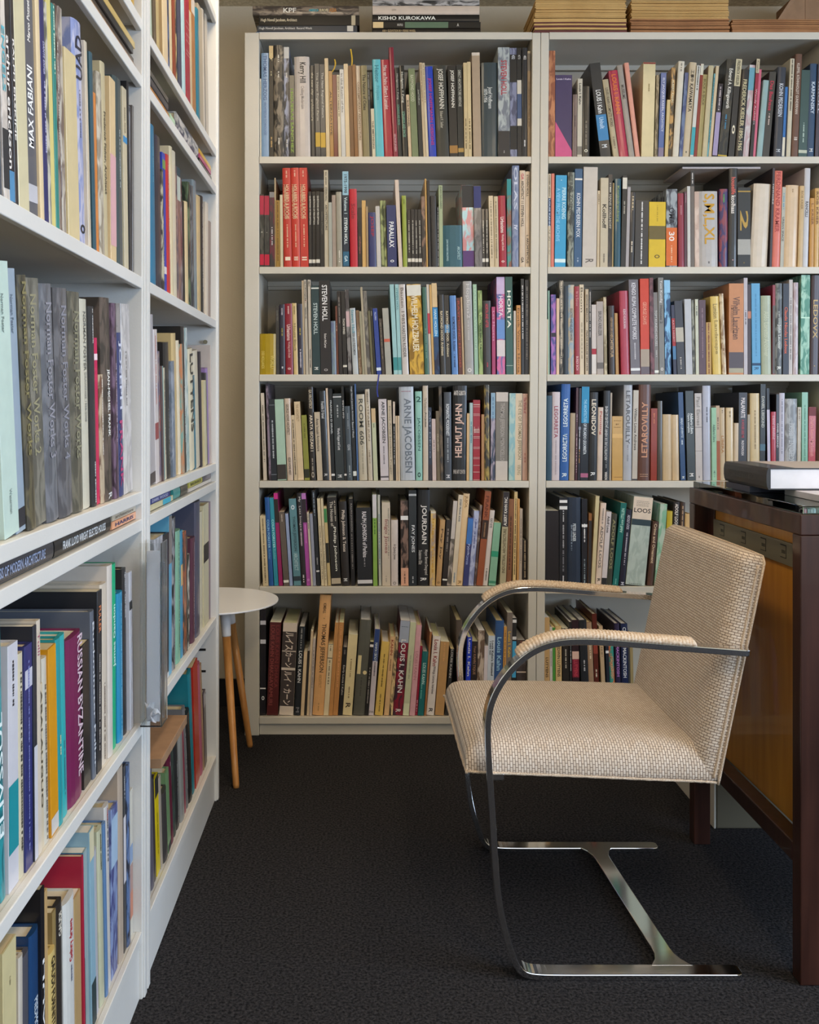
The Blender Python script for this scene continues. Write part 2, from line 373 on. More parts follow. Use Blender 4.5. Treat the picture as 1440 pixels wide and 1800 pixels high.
# ------------------------------------------------------------------ book data
# '@ shelf ox oy k' opens a strip of the photograph; then one book per line:
# xl xr (foot)  xl(top)  top  colour[/second colour]  then prints: TEXT~colour~top~bottom[~offset u|h], '#colour~top~bottom' bands, '_' = unreadable small type
DATA = r'''
@ B1 440 50 5.5385
84 108 84 490 d8ccb6 _~8a8070~520~690
108 184 98 240 8ba6c2 THOMAS HERZOG~5d7396~262~700 ARCHITEKTUR TECHNOLOGIE~6d86a8~720~1040
186 228 162 170 2b2721 #e0c08a~172~290 ST~f0d8a0~240~320 _~d8b070~1060~1160 _~d8c9a0~420~470
230 330 222 165 2e2a25/8d7f6c _~e8e0d0~260~330 _~e8e0d0~420~480 _~e8e0d0~1070~1150
332 384 316 178 34363c/9fa3b8 #d9d2c8~180~290 _~e8e0d0~430~480 _~e8e0d0~1080~1160
386 436 382 460 23251d HIGUERAS SANCHEZ~8faf3f~590~1215
440 586 412 278 cbbdb2 Kerry Hill~26221f~335~535 Crafting Modernism~9c8e84~565~790
588 636 572 360 3c3833 the new city~c9bca0~430~650 architecture~b0a48c~690~900
638 686 618 345 3b3a3a The New England Farm~b8b0a0~430~900 #d0a63c~1015~1155
688 738 672 348 2f3236 The New Regional Pattern~c9c2b4~430~870 #d2a83c~1015~1160
740 776 716 292 d3b88e
778 814 758 412 b0803f ALTERNATIVE~4a3219~610~1040
816 858 795 450 7a3d2f
858 888 834 454 d6c3a0 _~6b5a48~470~860
890 930 862 398 c9c4bc In the Realm of the~4e4a48~440~820
932 974 900 344 d9bd92
976 1016 950 360 7a5430
1018 1052 990 352 8a5a2c
1054 1098 1028 362 cdb79c CONTEMPORARY ARCHITECTURE~8a6a48~520~1090
1100 1164 1080 364 8f8058 The Nature of Cities~2e2818~450~800
1166 1188 1146 420 2c2f30 _~a8a49a~430~700
1184 1222 1168 780 d8c8a8 THE SMITHSONS~3a3026~900~1175
1224 1304 1168 302 62bcc4 Heitor~2f7f8c~360~530 Projects~4a9ea8~560~700
1308 1392 1256 304 a9303c Mies van Pedro Gilbert & Lancelot~e8c8c0~360~790
1394 1440 1348 186 8a2436 GEORGE JENSEN~dcaeb0~1030~1200
@ B1 690 50 5.5385
56 98 22 378 262522 Hodgetts + Fung~cfcabc~440~690 SCENARIOS AND SPACES~6fa58c~740~940
100 150 62 362 24231f Hodgetts + Fung~d8d2c2~425~725 SCENARIOS AND SPACES~78ad90~810~1060
158 190 132 644 d8bc98 BOB NATHANIEL~4a3c30~700~960
192 256 152 392 7c855e RAYMOND HOOD~c9c8a8~455~715
260 300 230 530 2c2c28 Josef Hoffmann~c8c8b8~600~750
302 328 262 334 cdb490 _~8a7454~350~720
330 356 288 334 dcc8a6 _~9a8462~350~720
358 430 318 372 1f3fae JOSEF HOFFMANN DESIGNS~c0306c~485~1140
436 556 398 362 35342c JOSEF HOFFMANN~e4dccb~395~785 Eduard F. Sekler~b8b09c~810~975
560 640 538 360 2e2924 JOSEF HOFFMANN~f0e8d8~405~770 #a8783a~1140~1215
642 700 622 352 2e2d28 DIRECT ARCHITECTURE HERITAGE~c8c2b0~405~760 #b8904a~1165~1205
702 738 690 336 d6bd8e _~6a5430~880~1180
740 776 726 325 dcc393 _~6a5430~880~1180
790 868 772 235 b49b80 #e0d0bc~236~265
872 1030 870 330 38454a Josef Hoffmann~dcdcd4~570~780 1870-1956~dcdcd4~590~720~-25
1032 1146 1026 185 b8bcb8/7c8088 STEVEN HOLL~b83a44~310~650 #3a3430~1000~1250 croquis~e8e0d8~1190~1215
1148 1216 1144 190 8a8ca4/55566c #28241f~255~525 432~e4e4e4~260~300 #28241f~950~1180
1218 1262 1212 192 262422 473~e8e0d8~260~300 #d8ccb8~505~640 #4a5a7a~640~880 #d8ccb8~880~950
1264 1314 1266 188 25262a 452~e8e0d8~265~305 _~e8e0d8~1090~1160
1316 1370 1318 222 b39877 #d8c4a0~222~246 #8a8074~246~415 _~7a6450~520~960
@ B1 940 50 5.5385
136 200 146 215 9a5a40/d08a60
202 366 200 452 44375e Louis I Kahn~f0e0f0~484~500~0h ^d85a88~905~1190
370 412 376 645 7a6660 _~5a4a48~850~960
415 462 422 490 d2c6b0 Louis I. Kahn~262018~535~742 #8a8072~1150~1230
468 538 474 560 2f2c27 _~8a8070~900~1140 o~e8e0c8~1175~1205
644 748 544 335 26282a LOUIS I Kahn~f4f0ea~600~830 #3c86b8~842~1095 Unbuilt~c8e0f0~868~980 M~f0f0f0~1135~1165
768 824 654 495 b8a684 LOUIS I KAHN COMPLETE WORKS~5a4a38~580~960 _~7a6850~1060~1180
828 916 724 410 b22a48 LOUIS I. KAHN~e87a28~450~835
920 975 794 355 a09488 MUSEUMS~5c5048~550~690
988 1032 876 328 e49a84
1040 1160 1062 330 d8c698 _~9a8452~540~620 #8a3028~330~348
1170 1200 1190 452 6a5a40/a89470
1206 1260 1236 430 3f5f9c ELY JACQUES KAHN, ARCHITECT~d8dce8~480~1005 #8a7a90~1160~1250
1268 1300 1296 696 d8bc80
1302 1340 1335 380 33291e/c09050 ALBERT KAHN~e8d8b0~500~720
1344 1404 1404 320 e0d4be _~8a8070~340~420
@ B1 1180 50 5.5385
72 110 132 432 3a4a7a/6a7a9a
100 178 182 330 d2bc9a KAWAMATA~1e1a16~540~815 工事中~1e1a16~405~520 _~1e1a16~1200~1220
182 218 256 362 d8d4c8 _~3a3428~370~610 #38a8b0~965~1235
220 250 284 345 8a2a1c #e0d8c0~345~455
252 300 312 445 a8965e BUCK A BUCK~6a5c30~490~750
302 352 370 362 c8b890
322 366 395 436 6fb0b8 ELIZABETH LAZAR KECKERL~1f5f70~480~1120
368 398 440 362 d8c09a
400 448 462 540 28222c #a898b8~820~1240 _~d8c8c8~570~800
456 546 556 300 2e2e2e/4a4438 Edward A. Killingsworth~f0e8d8~390~780 _~3a8ab0~840~990 #c8a838~1236~1250
560 620 640 292 2d2823 #d8c8a0~295~560 FREDERICK KIESLER~3a3020~310~550 o~f0e0c0~940~1030
624 700 700 400 25211c FREDERICK KIESLER 1890-1965~d8c89a~500~1195
702 760 778 352 c8a8a8/d8d0cc #6fa8b8~380~600
800 828 820 395 dc6a80
766 800 860 296 2d2622 #d8c4a0~296~435 Kiesler~26201a~315~430 #a0243a~440~900 Wendy Architect~f0dcd8~590~940
834 888 902 505 9ab4b0
892 960 965 420 433d34 Das Bauhaus~c83048~510~800 _~d8c0b0~830~940
1000 1080 1048 378 3e4048 KOHN PEDERSEN~d8d8dc~540~860 M~e0e0e0~1180~1205
1072 1108 1106 568 2f6fb0 #e4d8c0~1060~1245
1128 1170 1170 290 d6c8ac _~5a4a38~300~800
1176 1240 1224 248 6e4a38 KLEFFEL KÖHNHOLDT GUNDERMAN~e0ccb8~340~835 18~f0e0d0~1060~1090
1244 1328 1284 404 3f5650 _~c0d0c0~920~1110 #c8c8b0~1185~1215
1332 1400 1364 340 38506c KARMANSKY~d8e0e8~520~830 M~e0e0e0~1170~1200
1404 1440 1426 345 4a4048 KROLL~c8c0c0~520~830
@ B2 440 275 5.5385
88 134 84 372 5a564c/3a3832 #b02840~385~570 #c01838~955~1060 _~c8c0b0~735~745
136 186 132 378 4a4640/35332e #b02840~385~570 #c01838~955~1060 _~c8c0b0~740~750
188 238 184 345 3c3434/6a2c38 #8a8480~345~400 _~c8c0c0~690~880
246 290 242 430 a07a38 _~6a4a20~450~1020
236 250 234 210 c8b088
292 320 286 374 d0c2a0
326 406 304 112 c03a2e HOLABIRD & ROCHE~e8c8a0~275~610 HOLABIRD & ROOT~d8a880~275~610~-22 _~e0b090~665~890 1~f0d8c0~980~1015 _~e0b8a0~140~210
408 488 388 112 c53c30 HOLABIRD & ROCHE~e8c8a0~275~610 HOLABIRD & ROOT~d8a880~275~610~-22 _~e0b090~665~890 III~f0d8c0~980~1015 _~e0b8a0~140~210
490 568 474 112 c23a2e HOLABIRD & ROCHE~e8c8a0~275~610 HOLABIRD & ROOT~d8a880~275~610~-22 _~e0b090~665~890 II~f0d8c0~980~1015 _~e0b8a0~140~210
570 602 564 342 2c2825 QUESTIONS OF PERCEPTION~d8d0c0~385~665 #d8d0c0~1005~1040
604 640 602 342 2c2825 QUESTIONS OF PERCEPTION~d8d0c0~385~665 #d8d0c0~1005~1040
642 680 640 342 2c2825 QUESTIONS OF PERCEPTION~d8d0c0~385~665 #d8d0c0~1005~1040
682 722 680 345 34302c Questions of Perception~8a8274~540~760
724 764 720 134 c2b59c _~6a6050~150~280 STEVEN HOLL~4a4438~300~440 ARCHITECTURE~3a3428~470~720
766 800 762 450 a8a89c
802 842 786 376 a08e80
844 898 828 348 9a9484 _~d8d0c0~920~1040
904 964 896 148 2c3440 #90b8c8~148~380 1975-1998~2a3a48~180~360 Volume 1~c8d8d8~400~560 STEVEN HOLL~e8f0f0~600~860 #28607c~930~1070 GA~d8e8f0~970~1030
974 1048 962 318 bc2030 Scale~8a1828~460~610
1050 1088 1048 500 30241f architype~b87060~780~950
1092 1130 1084 430 d2a868
1132 1152 1130 490 a88c68
1158 1230 1144 546 353a68 JOSEF~a02840~580~780
1234 1276 1216 484 c8c0b8
1240 1262 1228 232 4a4842 _~c8c0b0~260~420
1280 1308 1262 430 4a5030/9aa068
1310 1336 1292 430 4a5030/9aa068
1338 1430 1324 478 2d3460 PARALLAX~e8e8e8~640~890 o~e0e0e0~1010~1035
@ B2 690 275 5.5385
62 100 22 228 d4c0b0
106 148 90 382 94a040 _~6a7830~420~470
150 184 142 516 2a2522 _~b8b0a0~625~950 #d8d0c0~995~1030
186 220 180 516 2a2522 _~b8b0a0~625~950 #d8d0c0~995~1030
222 254 216 516 2a2522 _~b8b0a0~625~950 #d8d0c0~995~1030
256 290 250 516 2a2522 _~b8b0a0~625~950 #d8d0c0~995~1030
292 330 276 390 2c2624/8a6a58
332 348 308 218 c89c58
354 380 334 234 2e2a28
384 440 368 385 322f2e
434 456 428 490 25221f _~d8d8d0~500~1070
458 496 450 280 a3ae88 JUAN NAVARRO~4a5840~290~510
498 686 496 672 2c5a66 JUAN NAVARRO BALDEWEG~a8c8c8~810~1020~-60 ARCHITECT~a8c8c8~880~1010~40
690 802 680 280 a8ccd0/cc8888 #2f2d2c~280~498 #5a3870~920~1075
804 876 780 292 7a7472/5a5654 #30356a~292~506
876 906 868 514 2c2826 _~c8c0b0~625~950 #e0d8c8~995~1030
908 938 904 514 2c2826 _~c8c0b0~625~950 #e0d8c8~995~1030
950 994 936 385 cfbb9a _~8a7a60~440~1000
996 1038 986 390 c8b492 _~8a7a60~440~1000
1044 1116 1030 382 a22436 Urbanisms~f0d8d0~590~745 Working with Doubt~e8c0b8~760~920 o~f0d8d0~1015~1035
1120 1162 1116 220 4a8a84/8a5a48 #2a8a8a~220~380
1166 1234 1168 86 8a92aa/6a7898 OLAS~c8ccd8~100~520 IV~e0e0e8~670~715
1238 1292 1240 140 d2bca2 GA~c04858~170~230 ARCHITECT 11 STEVEN HOLL~4a4038~240~690 GA~2a2420~985~1040
1294 1342 1296 150 dac4aa STEVEN HOLL~3a3028~180~395 L ARCHITECTUS~4a4038~770~1045
@ B2 940 275 5.5385
114 156 118 172 d0bca0 _~4a3c30~180~400 #30456a~410~680 LOUIS KAHN~d8e0e8~420~680 リカーン~2a2220~720~960
160 190 166 168 d87a68
196 304 210 184 329cc8 PIERRE KOENIG~c8e8f4~305~610~25 A VIEW FROM THE ARCHIVE~88c8e8~310~830~-25 #d8ecf4~1000~1035 _~b8e0f0~228~245
318 382 328 155 8e9284/3a3c38 PIERRE ZOENLY~484a44~180~600
384 458 396 122 33587c KOHN PEDERSEN FOX~d8dce0~360~790 #e8e0d8~215~232 _~a8b8c8~990~1030
466 604 484 104 c9beb2 R~6a6058~1000~1040
608 634 618 334 ccb898 _~5a4a38~370~470
636 712 640 212 c4b69c Kollhoff~26221e~470~705 _~6a6050~950~1040
714 756 722 175 2a2725/4a4038 HANS KOLLHOFF~b8b0a0~370~705 _~d8d0c0~260~350
752 772 768 258 b09868
776 836 776 220 1d4c5c Konindrenberg~8a9a60~290~640
838 884 858 190 26221e #d8d0c0~210~320 _~a8a090~440~570
886 918 918 300 a8a0a0
918 968 940 350 322c28 _~e0c8a0~390~530 _~e0d0b8~830~940
974 1106 978 430 403b38 _~e8e4e0~445~1050
1112 1274 1114 445 d8b418 #6a5a28~680~810 _~b89818~480~640 O~3a3010~960~995
1284 1392 1286 318 9aa0a4/3a3e48 #d86820~695~1065 30~f0e0d8~735~825 _~e8b890~870~1030 OMA~24242a~500~660
@ B2 1180 275 5.5385
76 132 70 360 8c2436 _~b87a80~480~570
134 160 134 342 5c4048 _~a87a88~360~450
164 196 160 290 c8c4be
198 234 206 140 6a6058 #2a2622~140~290 _~e0d8d0~160~270
234 280 232 342 c4a898/d8c0b0
282 460 268 340 b4aeaa S,M,L,XL~c8941c~365~855 _~5a5450~1025~1045
474 554 476 318 3a2c5c/8a3a44 _~5a9a48~370~450
558 642 572 118 322e2b houselife~d86050~205~375 koolhaas~e8dcd0~385~560 _~e0a8a8~1008~1020
648 774 646 305 24221e #b08c38~338~350 2~b8923c~530~725 #a8a49c~810~960 TASCHEN~b8923c~1032~1045
776 944 862 268 d4c4b0
858 946 892 140 d08a88
958 982 978 115 3a2e30 TOTHORZ~e0d8d0~265~470
986 1066 1012 140 d8705c FERDINAND KRAMER~a83830~150~740
1056 1102 1062 298 b4b0a0 URBAN SPACE~5a5850~590~825 _~4a90b0~360~520
1104 1230 1114 282 d6b894 _~9a7850~320~360
1234 1280 1256 290 c8a878 ROB KRIER~9a7848~340~520
1284 1340 1318 114 c4c0c0 RANCILLI~4a4444~440~590
1350 1394 1358 408 c08a40 L. KRIER~8a5a28~460~670
1396 1440 1400 312 cca05c ROB KRIER~7a5428~345~670
@ B3 440 470 5.5385
94 248 94 650 a88a10 DEE HOLLANDS~d8c060~820~990~-45 WORLD~d8c060~860~990~40
252 284 246 375 403c38 Steven Holl~8a8478~420~520
288 338 284 362 34303c _~b8b0b8~400~470 _~a89848~595~675 _~d8d8d8~970~990
344 416 332 355 88202e Urbanisms~e8c8c0~560~715 Working with Doubt~d8a8a0~725~885 _~e0b8b0~380~470 o~e8c8c0~980~1000
424 466 404 350 cfb47c House Black~6a5a38~550~820 _~8a7448~380~460
470 516 466 358 34303e _~c8c0c8~800~980 _~a89848~595~665
516 536 492 130 b8a488
540 568 510 122 b8ad9c ELCROQUIS~4a3c34~140~330 _~a85850~320~350 VERSION 108~5a5248~390~500
572 602 556 122 bcb0a0 ELC~2c2824~140~190 _~4a4640~800~990
606 684 594 178 2a3e40 STEVEN HOLL~c0ccc8~350~655 #e0e0d8~200~212 M~e8e8e0~975~1000
686 790 664 132 2f2b2b STEVEN HOLL~e8e4e0~175~525 Robert McCarter~d8d0c8~650~790 o~a8a09c~990~1015
794 840 790 525 6a7490/7a8a90
842 862 818 378 6a3c2c _~c8a890~550~640
866 902 840 235 302a28 _~8a8078~290~550
906 946 880 235 2a2522 THOM WINES~d8d0c0~500~655 #d8d0c0~955~975
954 990 920 218 4a4444/8a8480 #c8a8a8~430~580
1000 1054 966 400 b8bcbc Steven Holl~4a8a98~415~640 IDEA AND PHENOMENA~5a5a58~640~860
1060 1090 1030 420 b89c7c/7a6048 _~6a5038~600~1000
1092 1116 1060 430 9a9278
1118 1140 1064 195 a89c84
1140 1178 1092 230 5a5450/8a8478
1180 1204 1146 425 6a6448
1206 1226 1164 390 33302a _~a8a090~430~480
1232 1278 1190 402 2c418c PALLASMAA~b8c4e0~440~520 #d8e0f0~980~1010
1284 1314 1250 500 4a4038 _~8a7a68~520~900
1320 1380 1284 400 a8a498 #c86048~700~730
1398 1440 1356 168 98bfc0 #3a8a8c~880~1005
@ B3 690 470 5.5385
24 92 0 168 98bfc0 STEVEN HOLL~4a8488~205~420 #4a9494~880~1005
98 160 50 168 c8bfb8 KARSTEN ROEDER~6a6460~570~880 Bauten 1985~7a7068~200~560
172 312 136 168 d0a43c/8a6418 WILHELM HOLZBAUER~e8dcc0~275~825 #d8d4c8~175~280
316 358 288 195 3f6455 _~6a9080~600~900
362 386 330 168 c8bcae #b83848~450~650
390 412 360 170 c49c60
414 466 378 155 28456a/1c2440 #d0b488~155~390 #2f84bc~395~680 HANS HOLLEIN~c8e0f0~415~670
470 520 446 268 33302c RAYMOND HOOD Architect~d8c8a8~430~865
522 572 500 272 2c2722 RAYMOND HOOD, Architect~d8c8a8~430~875 #5a8ab0~560~640
580 640 556 278 5883bc RAYMOND HOOD, Architect~20304c~485~820 _~30486a~850~980
646 684 622 300 5a2c22 RAYMOND HOOD~a84838~330~980
686 704 664 290 c0a078
710 794 686 138 a09c98 Hopkins2~c8c4c0~165~500 _~c0bcb8~520~710 o~d8d4d0~985~1025
800 838 782 168 94b49a HAROLD WILSON~b0ccb0~180~800
844 884 832 228 a0b070/6a8048 VICTOR HORTA~3a4828~460~805
890 966 880 328 3a3636 HORTA AND AFTER~c03848~360~590 _~b83848~930~985
970 1006 966 388 a83c68 Les Musees~e0a8c0~430~720
1020 1102 1014 95 d46a9a/5a6aa0 #c8b0d0~95~262 HORTA~f0d8e0~280~480 #6a90c8~510~700 #d8cccc~710~870
1108 1178 1098 95 265248 HORTA~e8e8d8~230~595 #b8c8b8~958~962
1182 1208 1182 425 c8bcb0
1212 1252 1208 372 c08440 Erotik Victor Horta~5a3818~400~1030
1256 1288 1250 115 24201e _~d8d0c8~180~700
1290 1330 1300 125 2b2728 _~8a8480~190~900
@ B3 940 470 5.5385
106 134 108 508 d0b898
134 150 120 228 94b4a0
160 208 160 268 4a4888/a86ab0 #2c2834~640~680
214 242 216 304 d8b898
244 284 248 130 2c2824/8a8070 _~d8c8b0~140~940
284 330 284 182 1e2a34
330 390 324 172 bcae98/8aa0b0 SELECTED AND RELATED WORK~5a5248~400~720
394 440 390 188 98303c In a Sense~d89898~240~380 BUREX BCH~e8b8b8~870~1005
440 484 436 170 d2c0a4 Boom~5a4c3c~200~440 _~a09078~540~900
494 526 494 215 bca88c EDITION MERZONA~4a3e30~270~540 FRANZ KRAUSE 1897-1979~4a3e30~620~1010
528 556 530 205 24201f _~c8c0b8~240~690
560 606 560 365 c8bcb4 #a82838~795~945 #d8d0c8~850~1035
610 676 606 334 a89c94 BRUNO KREUZER~5a5450~430~670 #6a6460~930~990
682 712 668 290 c0b090/8a7a58
730 788 722 375 322622 HERMANN BRUCKNER~a88a68~490~700 ARCHITEKTUR~c8a880~640~880
794 824 780 448 b08448
850 936 830 230 aa3c50 KISHO KUROKAWA~e0c8cc~410~600
936 1030 914 122 6c666c KENGO KUMA COMPLETE WORKS~d8d4d8~155~705 _~c0bcc0~740~915 #e0e0e0~985~1010
1036 1124 1040 112 c83c20 GEORGE DAVIS~e09880~340~560 #a89888~800~970 #6a6068~970~1045
1130 1170 1124 105 4a2a30/7a4a50
1172 1216 1146 245 7a7470 TOM KUNDIG:HOUSES~c8c4c0~420~770 _~b0aca8~810~880 #e0e0d8~1005~1030
1214 1270 1196 102 7c7a76 Tom Kundig~d8d4d0~130~350 Houses 2~4a4848~375~550 o~d8d4d0~980~1010
1276 1336 1264 126 1f4670/80b8dc #8ec0e0~126~250 _~5a8ab8~740~830
1352 1386 1344 370 2a2c44 #a02c30~500~770 KATE NESBIT~c89898~520~730 #4a78a0~770~900
@ B3 1180 470 5.5385
62 140 12 330 34343c #b8b0a0~590~730 _~b8b0a8~880~1000
146 212 130 312 b8b8bc
216 242 200 320 8a8878/3a3830
246 278 236 312 c4c4b0 _~5a5a50~380~480
276 346 270 320 58404a _~8a7078~400~900
348 398 344 538 b8904c _~7a3c1c~540~1040
412 496 388 285 d4b660 Lumion~8a7440~360~500 Landscape~a08848~520~850
500 542 466 258 8a6840/c8b088 STILL~c8a880~750~980
562 706 582 160 c08050 Vilhelm Lauritzen~6a4838~290~705 A MODERN ARCHITECT~8a6040~370~640~-28 #544a50~830~985 #a8a088~985~1030
710 748 690 105 b8b0b4 _~5a5458~420~560
752 786 752 170 3c2c30 #b87860~430~500
794 878 784 158 5a9cc4 _~4a88b0~260~870 #1c4060~935~960 R~2c5878~975~1005
886 982 880 278 a4aa90 Aldo Loretto Archiver~c0c4a8~430~870
988 1016 1002 175 8a2028 #5a5450~375~1040
1014 1088 1010 158 3c3c38/7a7a74 John Lautner~d0d0c8~560~800 _~a8a8a0~430~560 R~e0e0d8~970~1000
1090 1150 1090 160 262834 Claude Nicolas Ledoux~d8603c~390~845
1150 1188 1154 122 bcb0a8 _~7a706c~300~900
1192 1240 1196 150 a89090/c0b0b0
1258 1346 1268 62 4a8870/a0c8b0 #c8e8d0~488~500
1352 1440 1370 80 3a282c LEDOVX~c8a870~320~695 _~b89860~960~975
@ B4 440 655 5.5385
126 160 98 202 c8baa6 _~6a6254~320~880
180 204 152 108 3a3038/8a7a88
196 262 166 262 262a30 #8a9098~318~322 _~b8bcc0~470~850 #8a9098~995~1000
266 354 234 264 a8c4b0 #3a3430~900~1045
362 418 330 255 ccb8a4 GEORGE HOWE ARCHITECT~6a5a4a~310~610 KELIN HOWE WEST~5a4a40~830~1000
426 462 394 418 c8b494 _~5a4a38~460~1000
464 522 422 286 d4bc98 THE ARCHITECT~a88c68~310~480 #e0c8a8~1030~1045
528 580 494 418 8a8a3c _~6a6a28~500~640 #2a2a1c~945~1030
584 640 552 142 2c2622 GA ARCHITECT~c8baa0~170~355 ARATA ISOZAKI I~e0d0b8~415~770 _~a89c8c~840~960 o~a89c8c~970~1030
652 706 624 388 c0b098 Arata Isozaki Architecture~5a4e42~450~770
708 768 664 182 26282c Franklin D Israel~c8c8c8~285~450 R~d8d8d8~990~1015
768 790 732 155 ccb8a4
792 826 762 160 1c2024 FRANKLIN D ISRAEL~c0c4c4~275~605 #d8d8d8~990~1010
832 916 802 208 32393c #d8d8d8~236~246 _~b8bcbc~320~440 Works Kappe and Lotz~d8d8d8~545~760 M~e0e0e0~1000~1025
912 942 880 132 1e1e1e TOTO ITO~e0dcd8~270~450 #e8e0d8~990~1008
944 1000 918 330 48525a _~8a9298~400~550 CLOG~c8ccd0~705~760 _~a0a8ac~910~1030
1004 1040 962 120 22262a Hugh Newell Jacobsen Architect~d8dce0~140~470 Record Work~d8dce0~485~640 #d8dcd8~965~1010
1040 1056 1012 112 4a6a9a
1062 1144 1032 215 bcb29c ROOM 606~4a4a44~260~710 _~9a927e~720~1000
1150 1194 1116 165 c2b6a2 TITAMI JUN~8a7c6a~320~670 _~7a6e60~190~310 _~8a7c6a~760~890
1202 1244 1176 352 bcc0a0 #c8ac84~352~490 _~7a8068~500~540
1270 1350 1246 262 c8c0c4 ARNE JACOBSEN~3a3a3c~285~690 _~7a7478~720~900 #5a5458~1012~1028
1354 1392 1336 272 beb098 Eames Arne Jacobsen Prager~6a6050~330~1000
1394 1416 1388 285 262626 #c8b8a8~285~500 _~b8b8b8~530~900
1420 1440 1414 425 cdb89c
@ B4 690 655 5.5385
40 76 32 425 cbb79c
82 222 62 142 aeb4bc ARNE JACOBSEN~6a737e~255~980 _~a05060~175~200~0h
230 294 222 186 8cbcb0 JACOBSEN~3a6a64~440~765 2~2a5a54~235~290~0h o~2a4a48~975~1025
300 350 296 130 c4b6a4 The Furniture of~8a7c6c~250~400 Arne Jacobsen~4a4238~395~535
354 386 352 342 2c3648 ART DECO~7a8498~370~840 #38323a~900~1060
390 430 388 454 c8b4b0 _~8a7a78~660~780
434 466 426 378 6a5c48 OKUN ARNO~b0a48c~600~770
470 500 432 135 3a3632/6a5a48
508 578 502 194 454a52 ROMANTIC MODERNIST~d8dce0~310~620 _~a0a6ac~640~890 M~d8d8e0~1000~1030
584 720 590 130 1e1e20 HELMUT JAHN~dcb8a8~310~830~0u ANTE GLIBOTA~d8d0c8~180~225~0h FINE ART CENTER~b8b0a8~950~990~0h
722 748 728 400 cca878
750 782 752 298 a0b8b8 _~3a7a8a~480~700
784 852 786 270 9a2030 #c8a8a0~312~320 #c8a8a0~334~338 #c8a8a0~405~410 #c8a8a0~420~424 Jefferson and the~d8b8b0~530~612~0h #c8a8a0~626~631 #c8a8a0~640~644 #c8a8a0~728~732 #c8a8a0~741~745 #c8a8a0~828~832 #c8a8a0~841~845 #c8a8a0~905~909 #c8a8a0~970~975 #c8a8a0~1045~1049
866 894 870 410 a87c50
898 948 888 122 33302c/a89048
956 1000 960 200 3a4458/a89aa8 #8aaac0~200~450 _~5a7a98~240~470
1004 1122 1010 195 c4bab0 #7c766e~285~865 THOMAS JEFFERSON MONTICELLO~a8a098~300~860
1132 1258 1140 205 86b0b4/a8c0b8 #d4c0a4~205~1055~38 THE EYE OF THOMAS JEFFERSON~8a7a5a~270~850~35 VIKING~a09070~900~1000~35
1266 1318 1268 208 c4a090 The Worlds of~a04850~245~400 _~a86860~790~880
@ B4 940 655 5.5385
94 168 98 228 28485a
168 244 176 192 c8bcc0 LEGORRETA~9a4858~330~640 _~a89aa0~660~1000
246 332 266 115 2a5ca0 LEGORRETA~d8e4f0~255~530~0u LEGORRETA~d8e4f0~600~870~0u R~d8e4f0~985~1025 _~6a98cc~600~700
340 390 352 398 a89478
396 420 408 150 4a2a34 _~c8b0b8~410~480 _~c0a8b0~600~980
420 446 440 155 2a2a34 #8a90a0~532~560 _~d8dce0~560~750 _~c89048~755~885
446 522 456 140 20252e #2a8ab8~140~495 THE ARCHITECTURE~a0d0e8~265~490 OF RICARDO LEGORRETA~d8e0e8~500~800 #a86080~985~1025
524 608 540 195 1e1e20 LEONIDOV~e8dcc8~265~615 R~e0e0e0~975~1010
606 660 622 342 ccb8a8 Painting~b06058~380~610
662 728 670 180 1e2126 ARCHITECTURE DE HENRY JACQUES LE MEME~c8c8c8~330~860~0u NORMA~e0d8d0~970~1050~0u _~8a8a8a~870~940
730 748 742 200 a89c8c
756 860 756 428 c49c5c _~7a5828~465~480~0h BY~7a5828~500~515~0h _~7a5828~530~542~0h _~7a5828~1015~1030~0h #d8b070~600~640
864 946 874 124 a8aab0 LETAROUILLY~5a5c62~180~700 _~8a8c92~710~870
952 1004 970 175 bcb4a8 #2a2a30~1040~1075 William Louie Andrews~5a5248~350~760
1008 1126 1028 120 5c3a2e LETAROVILLY~c89070~290~830~0u _~c8a080~985~1025~0h
1130 1192 1138 352 8c3424 _~c87858~400~500 #5a4438~280~352
1196 1246 1200 280 4a4238
1250 1340 1246 410 bfa680
1346 1414 1350 415 c4aa84
@ B4 1180 655 5.5385
98 148 42 195 2c4a72 SERJO LEVERTZ~c8d4e0~445~640 M~e0e8f0~1015~1035 _~c8d4e0~660~710
160 240 138 182 3e464a Adalberto Libera~e0e4e4~400~600~20 Opera completa~d8dcdc~400~590~-20 M~e8e8e8~985~1015
238 308 226 205 bcb4b0 Paul Eames~8a8480~240~520 #8a8480~532~540 #8a8480~765~770 _~6a6460~1010~1035
320 398 316 130 aeb0be _~4a4c58~340~490
396 446 396 345 92bc9c Adalberto Libera~4a6a58~510~680 _~5a7a68~960~1020
446 484 430 325 b89c80 #9c5430~670~1090 _~6a5440~440~560
486 536 478 345 bca684 LIBERA~a8743c~620~790 _~5a4a38~370~400
540 610 538 345 ccb48c _~8a7450~380~440 o~8a7450~905~925
612 656 620 495 c4ae90
656 740 660 198 35353b MALAPARTE~e0d8d8~250~445 A HOUSE LIKE ME~b84850~460~640 McDONOUGH~d8d0d0~665~810
744 770 748 412 a49884
778 868 774 205 c8b288 _~8a7450~370~750
862 922 870 115 22221f DANIEL LIBESKIND~b8b8b0~235~540 #4a6a7a~700~765 #a89868~875~900
946 976 934 155 282a30 #c0b8cc~365~940
974 1024 974 385 a82c3c Daniel Libeskind~d8a8b0~425~650
1024 1056 1030 215 262226 DANIEL LIBESKIND~c8c4c8~500~735
1056 1110 1062 202 b8b4c0 _~8a8694~260~580 _~8a8694~600~800
1112 1228 1114 258 7e8082/a8aaac SPACEPOINT LIBESKI~b8babc~500~930~0u
1230 1266 1236 340 b8ac98 _~8a7e6c~360~490
